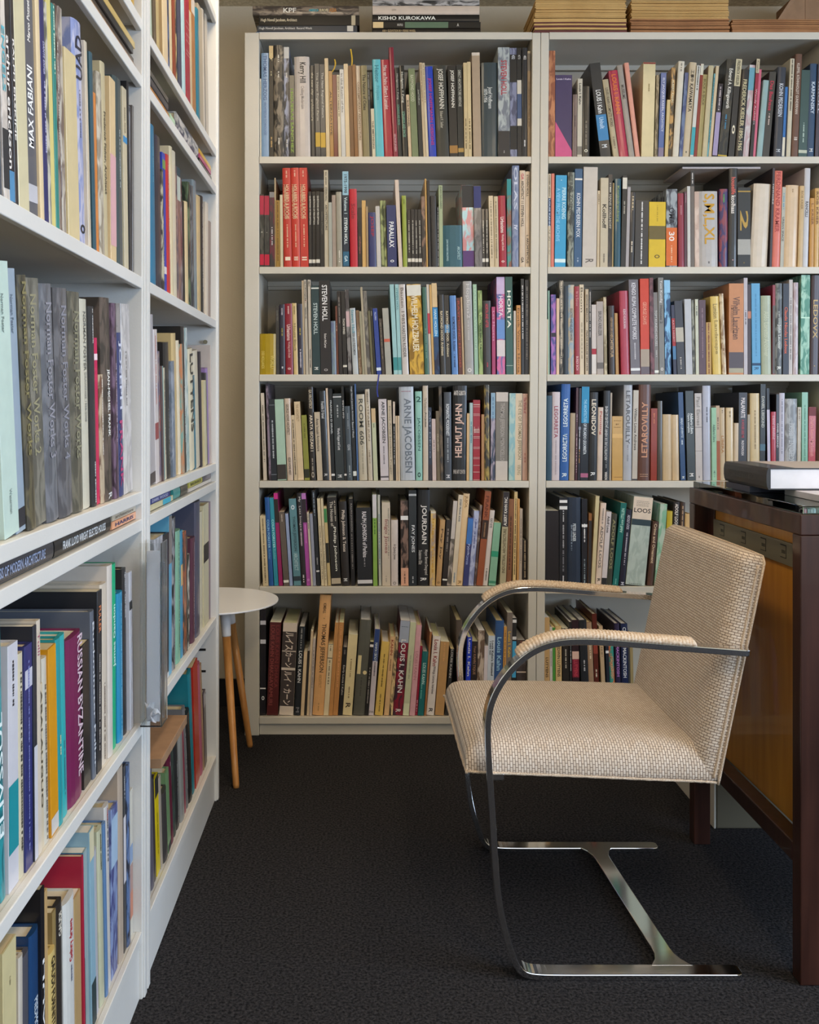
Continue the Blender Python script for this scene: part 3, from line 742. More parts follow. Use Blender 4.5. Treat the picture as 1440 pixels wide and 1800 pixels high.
1276 1336 1278 195 7eae94 _~5a8a74~320~930 #4a3428~182~195
1340 1410 1350 340 b0282c #701818~340~425 Charles Rennie Mackintosh~e09088~440~820
@ B5 440 840 5.5385
124 178 96 375 bfae8c _~6a5a40~400~1030
182 226 130 195 1f4f8c COLIN FORSTER~88b8d8~410~690 Builder~6098c8~700~800
232 274 184 198 2a8498 COLIN FORSTER~a0d8d8~410~690 Builder~70b8b8~700~800
278 318 226 152 8c1c58 #c02c80~152~210 #28201e~212~440
326 380 276 335 5a5048 #e0d8cc~1000~1025 _~a89c90~360~440
384 414 338 352 8a98b8
424 496 372 208 58808a THOMAS JEFFERSON~30484e~380~720 ARCHITECT~a0b8bc~740~910 #28343c~965~1010 o~c8d0d8~270~315
500 546 452 152 262124 My~d8d0d0~190~240 Less Image~c8c0c0~280~490 _~b8a8b0~500~680 _~d8d0d0~950~1040
548 590 498 154 a04c98 #b070b0~154~212 #2a2028~212~440 _~c878b8~460~640 o~e0a8d0~990~1010
592 612 546 340 bcb4a4 _~4a4440~360~500
612 642 576 352 8a8ea0
650 684 596 125 24262a _~8a98a8~145~380 _~a0a0a0~780~860 #c8c8c8~905~920
692 724 648 205 c4b698 _~8a7e66~470~1000
726 750 684 205 c2b496 _~8a7e66~470~1000
756 786 712 282 b8a478 #3a7a48~305~440 #20201c~640~835
792 884 746 195 24211f The Houses of~b8b0a4~235~480~-8 Philip Johnson~dcd4c8~485~915~10 #a89c88~985~1040 _~a8a090~230~430~28
892 968 858 235 26211f Philip Johnson & Texas~c8bcb0~320~725 M~e8e0d8~985~1012
982 1022 958 208 1f1c1c RALPH JOHNSON~8a8480~255~530 _~7a7470~550~900
1046 1192 1028 295 1d1e22 RALPH JOHNSON of Perkins~d0ccd0~335~780 _~8a888c~790~880 #c0c0c4~1000~1035
1198 1240 1188 165 7ca048 #c0bcc0~165~395 _~3a6028~410~560
1252 1278 1238 170 a8a8a0 _~4a7a8a~360~860
1284 1366 1280 245 bcb0a0 Inigo Jones~8a5c58~410~740 _~8a8478~300~800~30 _~9a9084~960~1020
1372 1440 1370 415 c0b6b2 A Quincy Jones~5a5250~650~800 o~8a8280~1015~1045
@ B5 690 840 5.5385
84 158 78 225 2a2220/7a6258 #d8d8d8~375~415 #c89880~882~1070 _~5a3a30~920~1040
162 238 158 125 262b30 FAY JONES~c8ccd0~465~730 #a8acb0~160~180 _~a8acb0~965~1035
242 362 246 122 1a1a1c JOURDAIN~d0ccc8~270~650 Meyer Bernet Deugrand~b0aca8~705~950~20 Suzanne Eliz~a8a4a0~710~850~-25 R~d8d8d8~980~1010
362 414 372 330 a08c7c/c8a868 Inigo Jones~b88c30~400~930 #c8c0b0~330~350
422 472 466 414 b08c60 Fay Jay~5a4630~500~800 o~6a5030~1015~1035
482 530 526 414 2a2423 _~8a8078~500~720 #e0d8d0~990~1005
528 572 592 228 a89c94/5a544c #b8b0aa~228~600
572 620 644 170 c8baa4 JOSEF FRANK KIVIS~4a5a68~210~430 _~7a8a98~930~1030
622 684 702 158 d0b48c JUJOL~8a6a40~180~300 R~8a6438~1010~1045
684 738 738 390 34386a #3a6cb0~400~650 Fyjolt~a8b4d8~650~760 Liverone~8a98c8~765~850
738 790 796 325 7f86ac/a8aec8 _~5a6294~410~700
792 816 846 270 4a3a3a/8a7a70
816 880 902 132 8c4a2c FRANK~5a2818~180~400 #34241c~415~600 _~8a6848~440~580
878 928 956 320 c4bab4 KAY KYE~4a4440~400~490 _~6a6460~890~1010
936 1006 984 440 7aa68c #2c8c6c~720~775 #3a7a60~1010~1035
1044 1104 1082 140 a89e80 #2b2427~140~480 ALBERT KAHN INC.~d8d0c8~190~470~0u INDUSTRIAL ARCHITECTURE~5a523c~500~930~0u
1110 1160 1140 212 7c5238 _~4a2c1c~380~900
1172 1204 1186 140 c8ac78 _~4a3c28~190~950
1212 1232 1226 210 b88850
1232 1262 1248 305 a89888 _~7a6c60~400~840
1270 1316 1278 332 2a2422 _~a89880~380~980
@ B5 940 840 5.1429
92 220 86 300 2a282b
224 296 226 182 26272b #e0e0e4~205~230 #e0e0e4~260~290 _~b8b8bc~300~400 _~a0a0a4~430~640 _~7a7a80~660~850 _~c8c8cc~890~945
300 424 300 182 242e3e PETER LINDER~c8d0d8~420~580 _~7a8898~430~660~-20
428 480 428 195 26282e #e8e8e8~425~450 _~e0e0e0~420~590 _~8a9aa0~740~960
480 510 490 325 8a5c38 #2a2422~390~980
510 546 554 168 beb088
552 602 602 232 ccb8a8 ADOLF LOOS~6a625c~440~820 R~3a3430~915~945 _~8a8078~280~430
602 650 650 310 c0b8b8 Adolf Loos~2a2626~350~500 #20201e~910~980
650 700 702 330 3c3d34 ADOLF LOOS~8a8660~380~830
706 760 790 230 12605a Adolf Loos STILLEN~a8d0c0~280~500~0u _~60a098~920~980
766 822 836 290 1c1c2c ADOLF LOOS~b8b4c0~340~470 _~a8a4b0~500~800 M~c8c8d8~950~975
812 998 880 182 98a69e/a8b4ac #ccbcaa~182~385 LOOS~2a2420~285~325~0h _~8a7e70~215~270~0h #2a3a40~385~440 _~4a5450~965~990~0h
1020 1072 1076 400 4a3024 Crime and Ornament~c8b090~420~780
1086 1150 1140 240 7aa88c/a8b8a8
1180 1230 1200 305 b09a30
1232 1290 1262 222 241e1c ADOLF LOOS~d8ccc0~240~440
1296 1340 1330 228 3a2c24 _~a88868~260~440
1340 1400 1360 330 c0a070
@ B6 440 1030 5.5385
92 150 94 235 1c1b20 #a8a8b0~345~385 #a8a8b0~530~570 #c8c8c8~1000~1012 o~c8c8c8~1080~1120
158 268 190 362 4a1f1f LOUIS KAHN DHAKA~7a3c38~390~900~-20 NAYAMURI~7a3c38~870~1170~-20 LOUIS KAHN DHAKA~6a2c2c~390~1000~22
280 418 320 370 b8aca0 #38302e~455~640 #38302e~650~805 #38302e~830~1180 ルイス~c0b4a8~460~635 カーン~c0b4a8~655~800 ルイ・カーン~c0b4a8~840~1170
424 488 480 405 1d2024 LOUIS I. KAHN~c8c4c0~640~950 _~8a8a88~420~620 M~6a6a70~1190~1240
488 522 528 645 bca686
524 546 550 640 2c2824
548 572 582 445 b4a084
574 600 612 515 a49890 _~6a6058~600~1000
604 712 680 92 c09464 THOMAS JEFFERSON~4a3420~375~850 KIMBALL~5a4028~175~275 o~7a5430~318~328 ARCHITECT~9a7448~870~1000 _~9a7448~1150~1230
712 762 764 570 c4b294 #28241e~568~575 #28241e~705~712 _~6a5e48~590~650 _~6a5e48~730~970
762 802 822 362 a87848
804 852 862 362 a47444 _~c08c5c~400~1000
852 898 902 605 222020 Early Louis I Kahn~b8b4b0~780~1070 _~6a6664~630~680
898 990 954 482 ccb28a _~8a7450~720~900 _~7a6444~990~1110 R~3a2c1c~1150~1200
1000 1112 1072 340 4e4e47 I.~ccb288~685~870~0h _~3a3a34~900~1080
1112 1150 1166 550 1e1c1c #d8d8d8~575~600 _~8a8480~800~1150
1152 1202 1214 425 b0a8b0 #263a6c~425~740 LOUIS I KAHN~b8c0d8~560~740~0u _~5a525a~750~890 DVA~4a4248~1225~1245~0h
1212 1290 1280 550 bfa258 _~6a5428~670~990 _~7a6434~1060~1230
1302 1350 1372 500 bc9c74 KAHN~8a3c28~530~680 _~8a6848~720~840
1352 1386 1404 500 c4a87c/4a4034
@ B6 690 1030 5.5385
4 100 80 345 74182c/34202c LOUIS I. KAHN~d8ccd0~530~1050 #8890a0~345~560 _~4a5a68~400~410~0h R~e0d0d0~1210~1240
100 160 178 360 a8ac90 _~8a9078~680~910 #b8bca0~1150~1275
164 218 242 385 b88c94 LOUIS I KAHN~a06c74~640~920
220 244 278 590 7a1c30 _~c8a0a8~1120~1230
246 304 304 645 1e5a5c LOUIS KAHN~a8ccc4~755~960 _~60a098~770~1110~-20
308 328 330 450 8a5c38
330 406 396 498 c8bab6 Louis I. Kahn~7a2424~530~790 Writings, Lectures, Interviews~5a5050~790~1060 R~3a3434~1200~1240
414 500 470 550 a07c50 _~b88c5c~560~740
510 548 566 620 242220 LOUIS KAHN~a8a4a0~620~900 #8a8888~560~615
640 700 620 340 4a4038
672 748 704 508 2438a8 Louis I. Kahn~c0ccec~520~885
752 808 784 548 241c1a Your KAHN TIQUE~8a6a54~590~870
812 876 848 440 5c4a3c/a89a8c
878 914 900 590 b8b0b4
912 980 924 492 a8b0b8 Louis Kahn's Situated~20242c~540~880~18 _~4a5058~545~680~-20
982 1064 998 345 2c4a78 Louis Kahn~80a8d0~505~830
1068 1096 1090 400 b88848 _~6a4820~440~800
1098 1152 1114 265 6a6058 Louis I. Kahn~c89c38~450~700
1160 1200 1182 320 22201f #3a8ab0~545~900 #d8d8d8~335~365 #d8d8d8~500~530
1206 1300 1212 300 3a3230 LOUIS~8a4c38~350~590 #b8a89c~840~850
@ B6 940 1030 6.545
104 176 88 370 a8885c LUTYENS~4a3820~830~1060
180 212 176 480 b0a8a0 _~7a7470~760~940
214 246 204 488 3f7a30
250 318 240 470 b89c6c EDWIN LUTYENS~3a3020~700~1050
330 404 320 495 26221f _~b0a898~735~960
408 436 404 420 1e1c1c _~a0a0a0~560~1000
444 524 436 400 2a1c20 #b89888~760~850 #6a1828~850~1060 LUTYENS~a83844~860~1050
552 640 510 400 222326 _~a8a8a8~860~1000
640 700 584 425 8a7058 _~c8b498~690~850
706 760 664 330 4c2018 #7a3020~690~790 _~c8b8a0~970~1070
790 836 740 470 a08868 _~5a4838~710~830
842 880 810 560 1f232c #c8ccd0~750~780
884 940 850 600 a85c38/2a7a6c MACKINTOSH~d88c60~820~1070
950 1010 920 440 241c34 MACKINTOSH~a870b0~690~1050
1010 1090 1000 440 1d2440 CHARLES MACKINTOSH~c0c8d8~480~1060
1092 1112 1066 520 3a3a38
1114 1150 1090 560 8a7850
@ L1 0 0 3.6
-60 40 -110 -200 2c4050
40 78 -5 -200 c8c0b8/a8a09a ENGELS~58a8b8~200~600 #2a2c30~830~1200
78 120 30 -200 28262a arthur erickson~d8d4d0~260~1080 #4a80a8~1090~1280
120 140 85 -200 2a2628 RALPH ERSKINE~e0dcd8~280~900
140 205 95 10 c4bc9c
205 270 160 -200 55565e MAX FABIANI~f0ece8~450~950~0u Marco Pozzetto~e0dcd8~10~300~0u #b0b0b8~1180~1290
270 295 228 -200 d0bc98
295 325 250 0 2c2c5c DANTE EXPER~a8a8c8~300~500 _~a8a8c8~540~980
325 350 285 60 b8b4a8/5a5a50
350 378 308 28 c8bc78
378 398 345 70 2a7c74 _~c8dcc8~80~500
398 420 372 75 8a7a70/4a3a34 _~b8b0a8~300~900
420 442 386 90 b0a89c/6a5a54
445 515 420 368 c4b48c
515 570 482 185 b0b0c4/7c88b4 UAD~2a2a38~270~540~0u _~5a5a70~600~900 o~2a2a30~1430~1490
570 586 532 300 c0b4a0
586 600 556 600 6a2a1c/30201c _~c04828~660~1180
600 620 566 370 30505c
620 650 600 610 c87830
650 680 612 495 8a8070/b8b0a0
680 708 655 430 b4a888 Frederick Fisher, Architect~4a4030~730~1240
710 745 706 515 c8b088 #c89ca0~990~1560
752 800 738 525 3c4a4c _~a8b0b0~840~1200
800 825 778 580 b8ac90 #3a80b0~880~920 _~6a6250~700~860
825 838 806 520 1e1e20
838 850 835 680 8a8c94/2a2c38
850 870 848 680 5a5450
@ L2 240 0 5.625
95 150 80 -80 3a4a5a/6a7a80
150 190 135 -80 a8b8a8
190 212 180 -80 5a4a38
212 240 200 -80 a89468
240 275 230 -80 8a7048
275 300 250 -80 c8b490
300 335 275 -80 c4b090
335 365 322 -80 4a5a80/2c3048
365 385 350 -80 b8a888
385 410 365 -80 7a3c28
410 430 395 -60 2a2a2c/a89868
430 460 410 -60 3a3c50
460 472 440 -60 b0a090
472 500 450 -60 9ab4b8
500 514 485 -60 c8b8a8
515 550 490 -60 8c2030 #c8a8a0~260~265 #c8a8a0~315~320 #c8a8a0~385~390 #c8a8a0~445~450 #c8a8a0~540~545 #c8a8a0~575~580
550 575 535 150 b8a888
575 610 558 0 a06a38 #b0a8a0~30~180
612 640 602 140 2a6a7c
640 680 612 120 a09480
680 700 655 145 b8b0a4
700 714 680 160 4a4440
714 740 695 110 a8a094
@ L3 240 200 4.7375
90 112 84 270 6a5a58 Giorgio Grassi~d8d0d0~600~940
112 128 104 50 7a3c28
128 175 122 122 2c6c8c _~6aa0b8~300~600
175 225 158 218 34323a
225 240 200 500 b0a890/3a3430
240 250 214 480 2c3a30 _~c8c8b0~900~1400
250 275 222 350 2c40a0 #c8c4c8~1280~1340 #6a8a50~405~480
275 299 248 365 b03030 _~d8b0a0~420~1000
300 322 270 300 c8bc9c
322 357 290 340 c4baa4
357 385 345 470 8a6a60/5a4a4c #2a4048~470~540 #a8b0a8~545~740
385 415 378 560 4a3438/8a8088 _~b86870~830~1200
415 432 402 745 2c2824
432 455 415 750 c4b088
455 472 450 590 5a6a50/2a302a
472 498 452 620 3a3a3c/6a6a6a
498 527 475 580 7a8488
527 555 520 700 bca478
562 585 555 700 2a2724 _~c8c0b8~760~1500
585 605 585 745 c0b4a4
605 625 608 900 8a7a70
@ L4 0 440 3.6
-80 38 -160 60 c8c4b8 Waterman~8a8880~1400~1600
40 132 -37 100 b0c4bc Norman Foster~6a7a78~300~540 Waterman~7a8a88~1520~1680
132 190 55 140 8c9cac Norman Foster~5a6a78~300~540 #2a2a30~1640~1760
190 243 108 180 5a5440/3a3830 Norman Foster Works~7c7550~220~1300
245 320 190 200 76746a/55544c Norman Foster Works 2~8a866c~300~1300
322 393 265 235 6c6e74/54565c Norman Foster Works 3~868690~350~1320
395 478 352 262 66666a/4c4c50 Norman Foster Works 4~80808a~370~1330
480 548 460 280 6a6658/4c4a40 Norman Foster Works~82806a~400~1320
548 600 522 322 bcb8a8 NORMAN FOSTER~6a6a64~400~770 DRAWINGS 1958-2008~8a8a84~780~1090
600 630 580 365 2a2a2c _~b8b8b8~380~600 _~c8c8c8~1340~1600
630 655 608 560 c01c50 #e0c8d0~660~700
655 680 637 790 6a4a38/b0a088 _~d8d0c8~820~1300
680 735 657 315 3c3630/5c5048 JEAN-MICHEL FRANK~e8e4e0~760~1185 R~c8c8c8~1540~1590
735 762 706 345 3c2c38/6a5468 _~a898a8~720~1220
765 800 740 530 38406c JOSEPH~c0c4d8~580~1010 FRANK~b04070~1080~1500
806 858 790 355 a09c9c/c0bcbc _~6a6664~650~1000
858 888 838 430 8a8070/a8a498
888 906 866 755 8a6430/3a3028
908 936 880 460 8a8498/5a5464
@ L5 250 540 5
75 130 58 80 a8a4a8 #4a4444~1465~1590
130 160 107 205 c8c0c0 _~b05048~260~860 #8a4848~1020~1165
160 190 148 395 8a7a78/4a4a70 _~b85048~780~1100
192 205 172 520 5a4a4a
205 217 177 520 7ab0b0
217 245 197 540 b8b09c _~6a6a60~640~1300
245 285 222 320 2a2828 _~9a9a9a~900~1400
285 310 250 480 6a7480/8a909c
310 343 274 240 c0a878 
345 365 305 300 d0c4ac
365 383 345 330 b87850/7a9a90
385 408 352 180 2c2a28 _~d8d4d0~700~1200
410 438 376 195 88a4a4/c4ccc8
440 475 415 375 c4bca4 LUTYENS~3a3a38~420~1100
475 488 455 600 2c6a80
490 525 462 390 c0b8a4
525 537 508 395 3a3438
537 555 522 545 b89c40
555 573 540 650 c0b898
575 588 560 580 3a3a3c
590 608 572 540 8a70a0
610 630 600 340 c0b4ac
@ L6 0 0 1
6 21 -4 1092 2a8c94/1c5c64 ELIVSSUL~d0e0e0~1250~1470~0u
22 39 20 1130 c0c0c8 #14808a~1376~1496 _~2a2a30~1160~1240
40 49 37 1146 bcb49c _~3a3a34~1180~1500
49 62 47 1132 2c3068 _~6a70a8~1160~1500 #b0b0c0~1175~1208
63 69 60 1098 2a2c34 #b8b8c0~1310~1540
70 76 68 1088 c4b8a8 Tulli~a04868~1110~1150
77 83 74 1200 c0b49c ABALAUGUO~4a4438~1210~1420
84 92 81 1152 b8b4a8 _~5a5650~1200~1500
93 106 84 1133 c48810 #b8b4b0~1433~1462
107 115 101 1118 1c8a90 _~c8c8a0~1290~1330
116 127 110 1112 2a9ca0 _~3a7a84~1300~1400
128 153 126 1115 6a1c48 RUSSIAN BYZANTINE~c8b0bc~1120~1370~25
154 166 149 1128 2a2624
167 173 162 1070 5a606c Buckminster Fuller~c0c4cc~1090~1350
174 182 175 1038 26262a FULLER~c87850~1065~1112 _~b8b0a8~1150~1320
183 193 181 1025 c4b8a8 _~5a4a40~1200~1340
194 202 192 992 c4bcb4
203 212 202 991 10a070 James Gandon~c8e8d8~1062~1172~0u
213 222 211 1040 2080a8 _~80b8d0~1060~1300
223 229 221 998 2c2a2c Ignazio Gardella~b0b0b0~1005~1085
230 235 227 1003 b8b8c0 #2a2a2c~1055~1070
236 241 232 1005 4a2c34
242 246 240 1008 2a2a2e _~b0b0b0~1060~1140
@ L7 240 860 4.7375
150 218 150 400 8a8c90/b8b8c0
220 275 228 375 26262a ZAHA HADID AND SUPREMATISM~c8c4c4~480~1040 GALERIE GMURZYNSKA~c8c4c4~1080~1490 #b8b8b8~1550~1600
276 300 274 220 5a9ab8 #7a7470~220~620
302 340 298 235 2c2c30/8a8c90 _~b0b0b4~900~1500
345 383 350 340 7aa890 _~2a4a50~440~1350
384 400 366 340 3a88a8 #c8a878~625~800
402 425 398 350 a85c38/4a3c38
426 436 420 385 3a3a38
440 468 440 545 c0bcb0/2a2a28
470 500 472 400 54303f _~b0a0a8~440~1200
502 545 512 100 4c4e60
546 569 546 185 c0b8a0 
570 612 550 125 c0b898 #2a2420~450~600
614 654 614 100 7a6470
@ L8 0 1330 3.828
60 148 50 1250 c4b88c R. GRAY~5a5038~1470~1530
150 178 148 1330 b8b0a4
180 240 180 1320 4a4a52
242 300 243 1160 1c3c64 PIEDMONT~b8c4d0~1610~1900
302 325 280 865 1a1a1e FAULI~e0e0e0~1350~1900~0u
326 349 318 885 b89868
350 392 348 1290 c0a868 GAUDI FURNITURE~2a2418~1330~1900
393 414 360 1020 8a7448
416 458 402 960 2a2420 GAUDI~d8d0c0~1030~1190~0u
460 528 456 930 c4c4c0 Gehry draws~b02838~1080~1360~0u _~5a6078~1390~1500
530 572 505 905 a88c60
574 582 550 640 a01c38
584 604 562 640 2a6888/1c4868 #4a3c40~1360~1900
606 628 598 600 8c9c9c
630 659 604 455 8aacbc #c4bc9c~455~660 #2a3a3c~1500~1900
660 690 650 600 a8a8b0
692 722 654 450 b4b498 _~3a4a3c~490~740
723 739 700 410 5878a0
741 768 722 295 c0bcb8 _~a03040~320~400 _~2a2c40~400~700
770 812 772 330 4a5080/8090b8 #98b0c8~400~730
820 850 812 50 a89888
851 868 838 50 202024 #c0bcc0~390~840 _~c0c0c0~120~280
869 888 862 40 5a7098/2a2c38 
890 942 886 200 bab6aa #7a90b0~570~690 #a08078~700~880 #b87860~880~1060
@ L9 250 1150 3.829
45 75 45 700 5a5a60/3a3a3c
76 98 60 700 54505a
99 117 86 800 3a3434
118 140 92 790 c8b010 #222222~790~930 _~6a5c10~1050~1350
141 154 114 790 a09484
156 184 137 890 3a3634
186 204 166 745 6a8a60 #2a2a2c~1270~1500
206 229 168 640 5a1830 _~b09098~690~720
231 249 190 560 3a4a44/28302c
251 274 236 440 28292a _~a0a0a0~700~1150
276 299 256 490 8a8a86
301 314 276 450 8a3a4c
316 329 284 310 6a6a6c _~c8c8c8~500~900
331 354 306 350 222020
356 374 328 70 1c7480
376 405 355 30 b02c20
413 428 390 20 a8586c
429 437 403 20 9a7c60
438 452 425 230 3a2c30 #a8a0a0~240~330
'''
BOOKS = {}
def parse():
    cur = None
    for ln in DATA.strip().splitlines():
        if ln[0] == '@':
            _, row, ox, oy, k = ln.split(); cur = (row, float(ox), float(oy), float(k)); continue
        row, ox, oy, k = cur
        m = re.match(r'(-?[\d.]+) (-?[\d.]+) (-?[\d.]+) (-?[\d.]+) ([0-9a-f]{6})(?:/([0-9a-f]{6}))?\s*(.*)', ln)
        xl, xr, xt, yt = [float(m.group(i)) for i in range(1, 5)]
        pr = []
        for q in re.finditer(r'(?:([#^])([0-9a-f]{6})|([^~]+?)~([0-9a-f]{6}))~(-?[\d.]+)~(-?[\d.]+)(?:~(-?\d+)([uh]?))?(?:\s+|$)', m.group(7)):
            a, b = float(q.group(5))/k+oy, float(q.group(6))/k+oy
            off = int(q.group(7)) if q.group(7) else None
            if q.group(1): pr.append([q.group(1), q.group(2), a, b, off])
            else: pr.append([q.group(3).strip(), q.group(4), a, b, off, q.group(8) or ''])
        BOOKS.setdefault(row, []).append(dict(row=row, xl=ox+xl/k, xr=ox+xr/k, xt=ox+xt/k, yt=oy+yt/k, col=m.group(5), col2=m.group(6), pr=pr))
parse()
SPB = F/(YF+.012)                      # scale at the spines of the back bookcases
LZ = {'L1': 1.340, 'L2': 1.818, 'L3': 1.340, 'L4': .942, 'L5': .942, 'L6': .513, 'L7': .513, 'L8': .126, 'L9': .126}
LXS = XL-.012                          # spine plane on the side wall
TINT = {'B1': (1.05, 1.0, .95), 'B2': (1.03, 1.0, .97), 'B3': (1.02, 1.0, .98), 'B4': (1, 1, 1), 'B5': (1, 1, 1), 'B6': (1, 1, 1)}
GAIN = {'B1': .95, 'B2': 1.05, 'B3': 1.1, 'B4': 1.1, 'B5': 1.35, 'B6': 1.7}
ALL = []
for row, bs in BOOKS.items():
    side = row[0] == 'L'
    zs = LZ[row] if side else ZT[row]
    for b in bs:
        if side:
            mid = (b['xl']+b['xr'])/2
            ya, yb = ly(b['xl'], LXS), ly(b['xr'], LXS); sc = (CX-mid)/abs(LXS)
            b['u0'], b['u1'] = ya, yb
            xtm = b['xt']+(b['xr']-b['xl'])/2
            ut = ly(b['xt'], LXS); b['lean0'] = ut-ya
        else:
            sc = SPB; b['u0'], b['u1'] = (b['xl']-CX)/sc, (b['xr']-CX)/sc; b['lean0'] = (b['xt']-b['xl'])/sc
        b['h'] = EYE-(b['yt']-CY)/sc-zs
        if side: b['h'] = min(b['h'], {'L1': .344, 'L2': .343, 'L3': .344, 'L4': .368, 'L5': .368, 'L6': .349, 'L7': .349, 'L8': .357, 'L9': .357}[row])
        else: b['h'] = min(b['h'], {'B1': .386, 'B2': .343, 'B3': .334, 'B4': .330, 'B5': .328, 'B6': .410}[row])
        b['sc'] = sc; b['zs'] = zs
        b['pr'] = [[q[0], q[1], EYE-(q[3]-CY)/sc-zs, EYE-(q[2]-CY)/sc-zs]+list(q[4:]) for q in b['pr']]
        b['lean'] = max(-.2, min(.2, b['lean0']/max(b['h'], .05)))
        b['area'] = abs(b['xr']-b['xl'])*b['h']*sc*(1 if b['xl'] > -15 else .3)
    bs.sort(key=lambda b: b['u0'])
    out = []
    for b in bs:
        if out:
            p = out[-1]
            if b['u0'] < p['u1']+.0003:
                b['u0'] = p['u1']+.0003
        if b['u1']-b['u0'] < .003: continue
        out.append(b)
    lo_lim = {'B': None}
    # keep neighbours from cutting into each other: compare their facing edges at the lower of the two heads
    for _ in range(3):
        for p, b in zip(out, out[1:]):
            hm = min(p['h'], b['h'])
            over = (p['u1']+p['lean']*hm+.0003)-(b['u0']+b['lean']*hm)
            if over > 0:
                gap = b['u0']-p['u1']
                p['lean'] -= over/hm*.5; b['lean'] += over/hm*.5
    if side:
        wl = (.927, 1.793) if row in ('L1', 'L4', 'L6', 'L8') else (1.847, 2.695)
    else:
        z = zs+.02
        wl = (bx(455.5)+.001, bx(927)+sm*z-.001) if out[0]['u0'] < bx(930) else None
        wl2 = (bx(956.5)+sm*(zs+.36)+.001, bx(1447)+sm*z-.001)
    keep = []
    for _ in range(8):
        for b in out:
            lim = wl if side else (wl if (wl and b['u0'] < bx(932)) else wl2)
            for key in (0, b['h']):
                s_ = b['lean']*key
                if b['u0']+s_ < lim[0]:
                    if key == 0: b['u0'] = lim[0]+.0002
                    else: b['lean'] = (lim[0]-b['u0'])/b['h']
                if b['u1']+b['lean']*key > lim[1]:
                    if key == 0: b['u1'] = lim[1]-.0002
                    else: b['lean'] = min(b['lean'], (lim[1]-b['u1'])/b['h'])
        out = [b for b in out if b['u1']-b['u0'] >= .003]
        for p, b in zip(out, out[1:]):
            if b['u0'] < p['u1']+.0002: m_ = (b['u0']+p['u1'])/2; b['u0'] = m_+.0001; p['u1'] = m_-.0001
            hm = min(p['h'], b['h']); over = (p['u1']+p['lean']*hm+.0003)-(b['u0']+b['lean']*hm)
            if over > 0: p['lean'] -= over/hm*.5; b['lean'] += over/hm*.5
    for p, b in zip(out, out[1:]):      # last word: trim the feet rather than let two spines cross
        hm = min(p['h'], b['h']); over = (p['u1']+p['lean']*hm+.0002)-(b['u0']+b['lean']*hm)
        if over > 0: b['lean'] += over/hm
    for b in out:
        lim = wl if side else (wl if (wl and b['u0'] < bx(932)) else wl2)
        if b['u1']+b['lean']*b['h'] > lim[1]: b['h'] = min(b['h'], max(.05, (lim[1]-b['u1'])/b['lean'])) if b['lean'] > .001 else b['h']
    keep = [b for b in out if b['u1']-b['u0'] >= .003]
    out = keep
    BOOKS[row] = out; ALL += out
ALL_SORTED = sorted(ALL, key=lambda b: -b['area'])
N_SINGLE = 262
for i, b in enumerate(ALL_SORTED): b['single'] = i < N_SINGLE

def cname(hx):
    r, g, b = [int(hx[i:i+2], 16)/255 for i in (0, 2, 4)]
    h, s, v = colorsys.rgb_to_hsv(r, g, b); h *= 360
    if v < .24: return 'black' if s < .45 else ('maroon' if (h < 30 or h > 320) else 'dark navy' if 200 < h < 270 else 'black')
    if s < .13: return 'white' if v > .72 else ('pale grey' if v > .58 else 'grey' if v > .36 else 'charcoal')
    if s < .30 and 15 < h < 75: return 'cream' if v > .72 else ('grey beige' if v > .5 else 'taupe' if v > .32 else 'charcoal')
    if s < .30 and v < .36: return 'charcoal'
    if h < 14 or h > 345: return ('maroon' if v < .5 else 'red') if s > .4 else 'dusty pink'
    if h < 40: return 'tan' if v > .62 else 'brown'
    if h < 68: return 'yellow' if (s > .55 and v > .6) else ('cream' if v > .72 else 'olive')
    if h < 165: return 'pale green' if s < .35 and v > .5 else 'green'
    if h < 196: return 'pale aqua' if (s < .35 and v > .5) else 'turquoise' if v > .5 else 'dark teal'
    if h < 255: return ('pale blue' if s < .4 and v > .5 else 'blue' if v > .4 else 'navy')
    if h < 300: return 'purple' if s > .25 else 'lilac'
    return 'magenta' if s > .5 else 'mauve'
ROWN = {'B1': 'top shelf', 'B2': 'second shelf', 'B3': 'third shelf', 'B4': 'fourth shelf', 'B5': 'fifth shelf', 'B6': 'bottom shelf'}
LROW = {'L1': 'near side bookcase, upper shelf', 'L2': 'far side bookcase, highest shelf', 'L3': 'far side bookcase, upper shelf', 'L4': 'near side bookcase, middle shelf',
        'L5': 'far side bookcase, middle shelf', 'L6': 'near side bookcase, lower shelf', 'L7': 'far side bookcase, lower shelf', 'L8': 'near side bookcase, bottom shelf', 'L9': 'far side bookcase, bottom shelf'}
ORD = 'first second third fourth fifth sixth seventh eighth ninth tenth eleventh twelfth thirteenth fourteenth fifteenth sixteenth seventeenth eighteenth nineteenth twentieth twenty-first twenty-second twenty-third twenty-fourth twenty-fifth twenty-sixth twenty-seventh twenty-eighth twenty-ninth'.split()
def look(b):
    w = b['u1']-b['u0']; tall = b['h']; size = 'thick' if w > .032 else 'slim' if w < .013 else 'tall' if tall > .305 else 'short' if tall < .2 else ''
    t = [q for q in b['pr'] if q[0] not in '#_^' and len(q[0]) > 2]; t = t[0] if t else None
    s = (size+' ' if size else '')+cname(b['col'])+' book'
    if t and cname(t[1]) != cname(b['col']): s += ' with '+cname(t[1])+' lettering'
    elif b['col2'] and cname(b['col2']) != cname(b['col']): s += ' with '+cname(b['col2'])+' pattern'
    else:
        bd = [q for q in b['pr'] if q[0] == '#' and cname(q[1]) != cname(b['col']) and q[3]-q[2] > .02]
        if bd: s += ' with '+cname(bd[0][1])+' band'
    return s
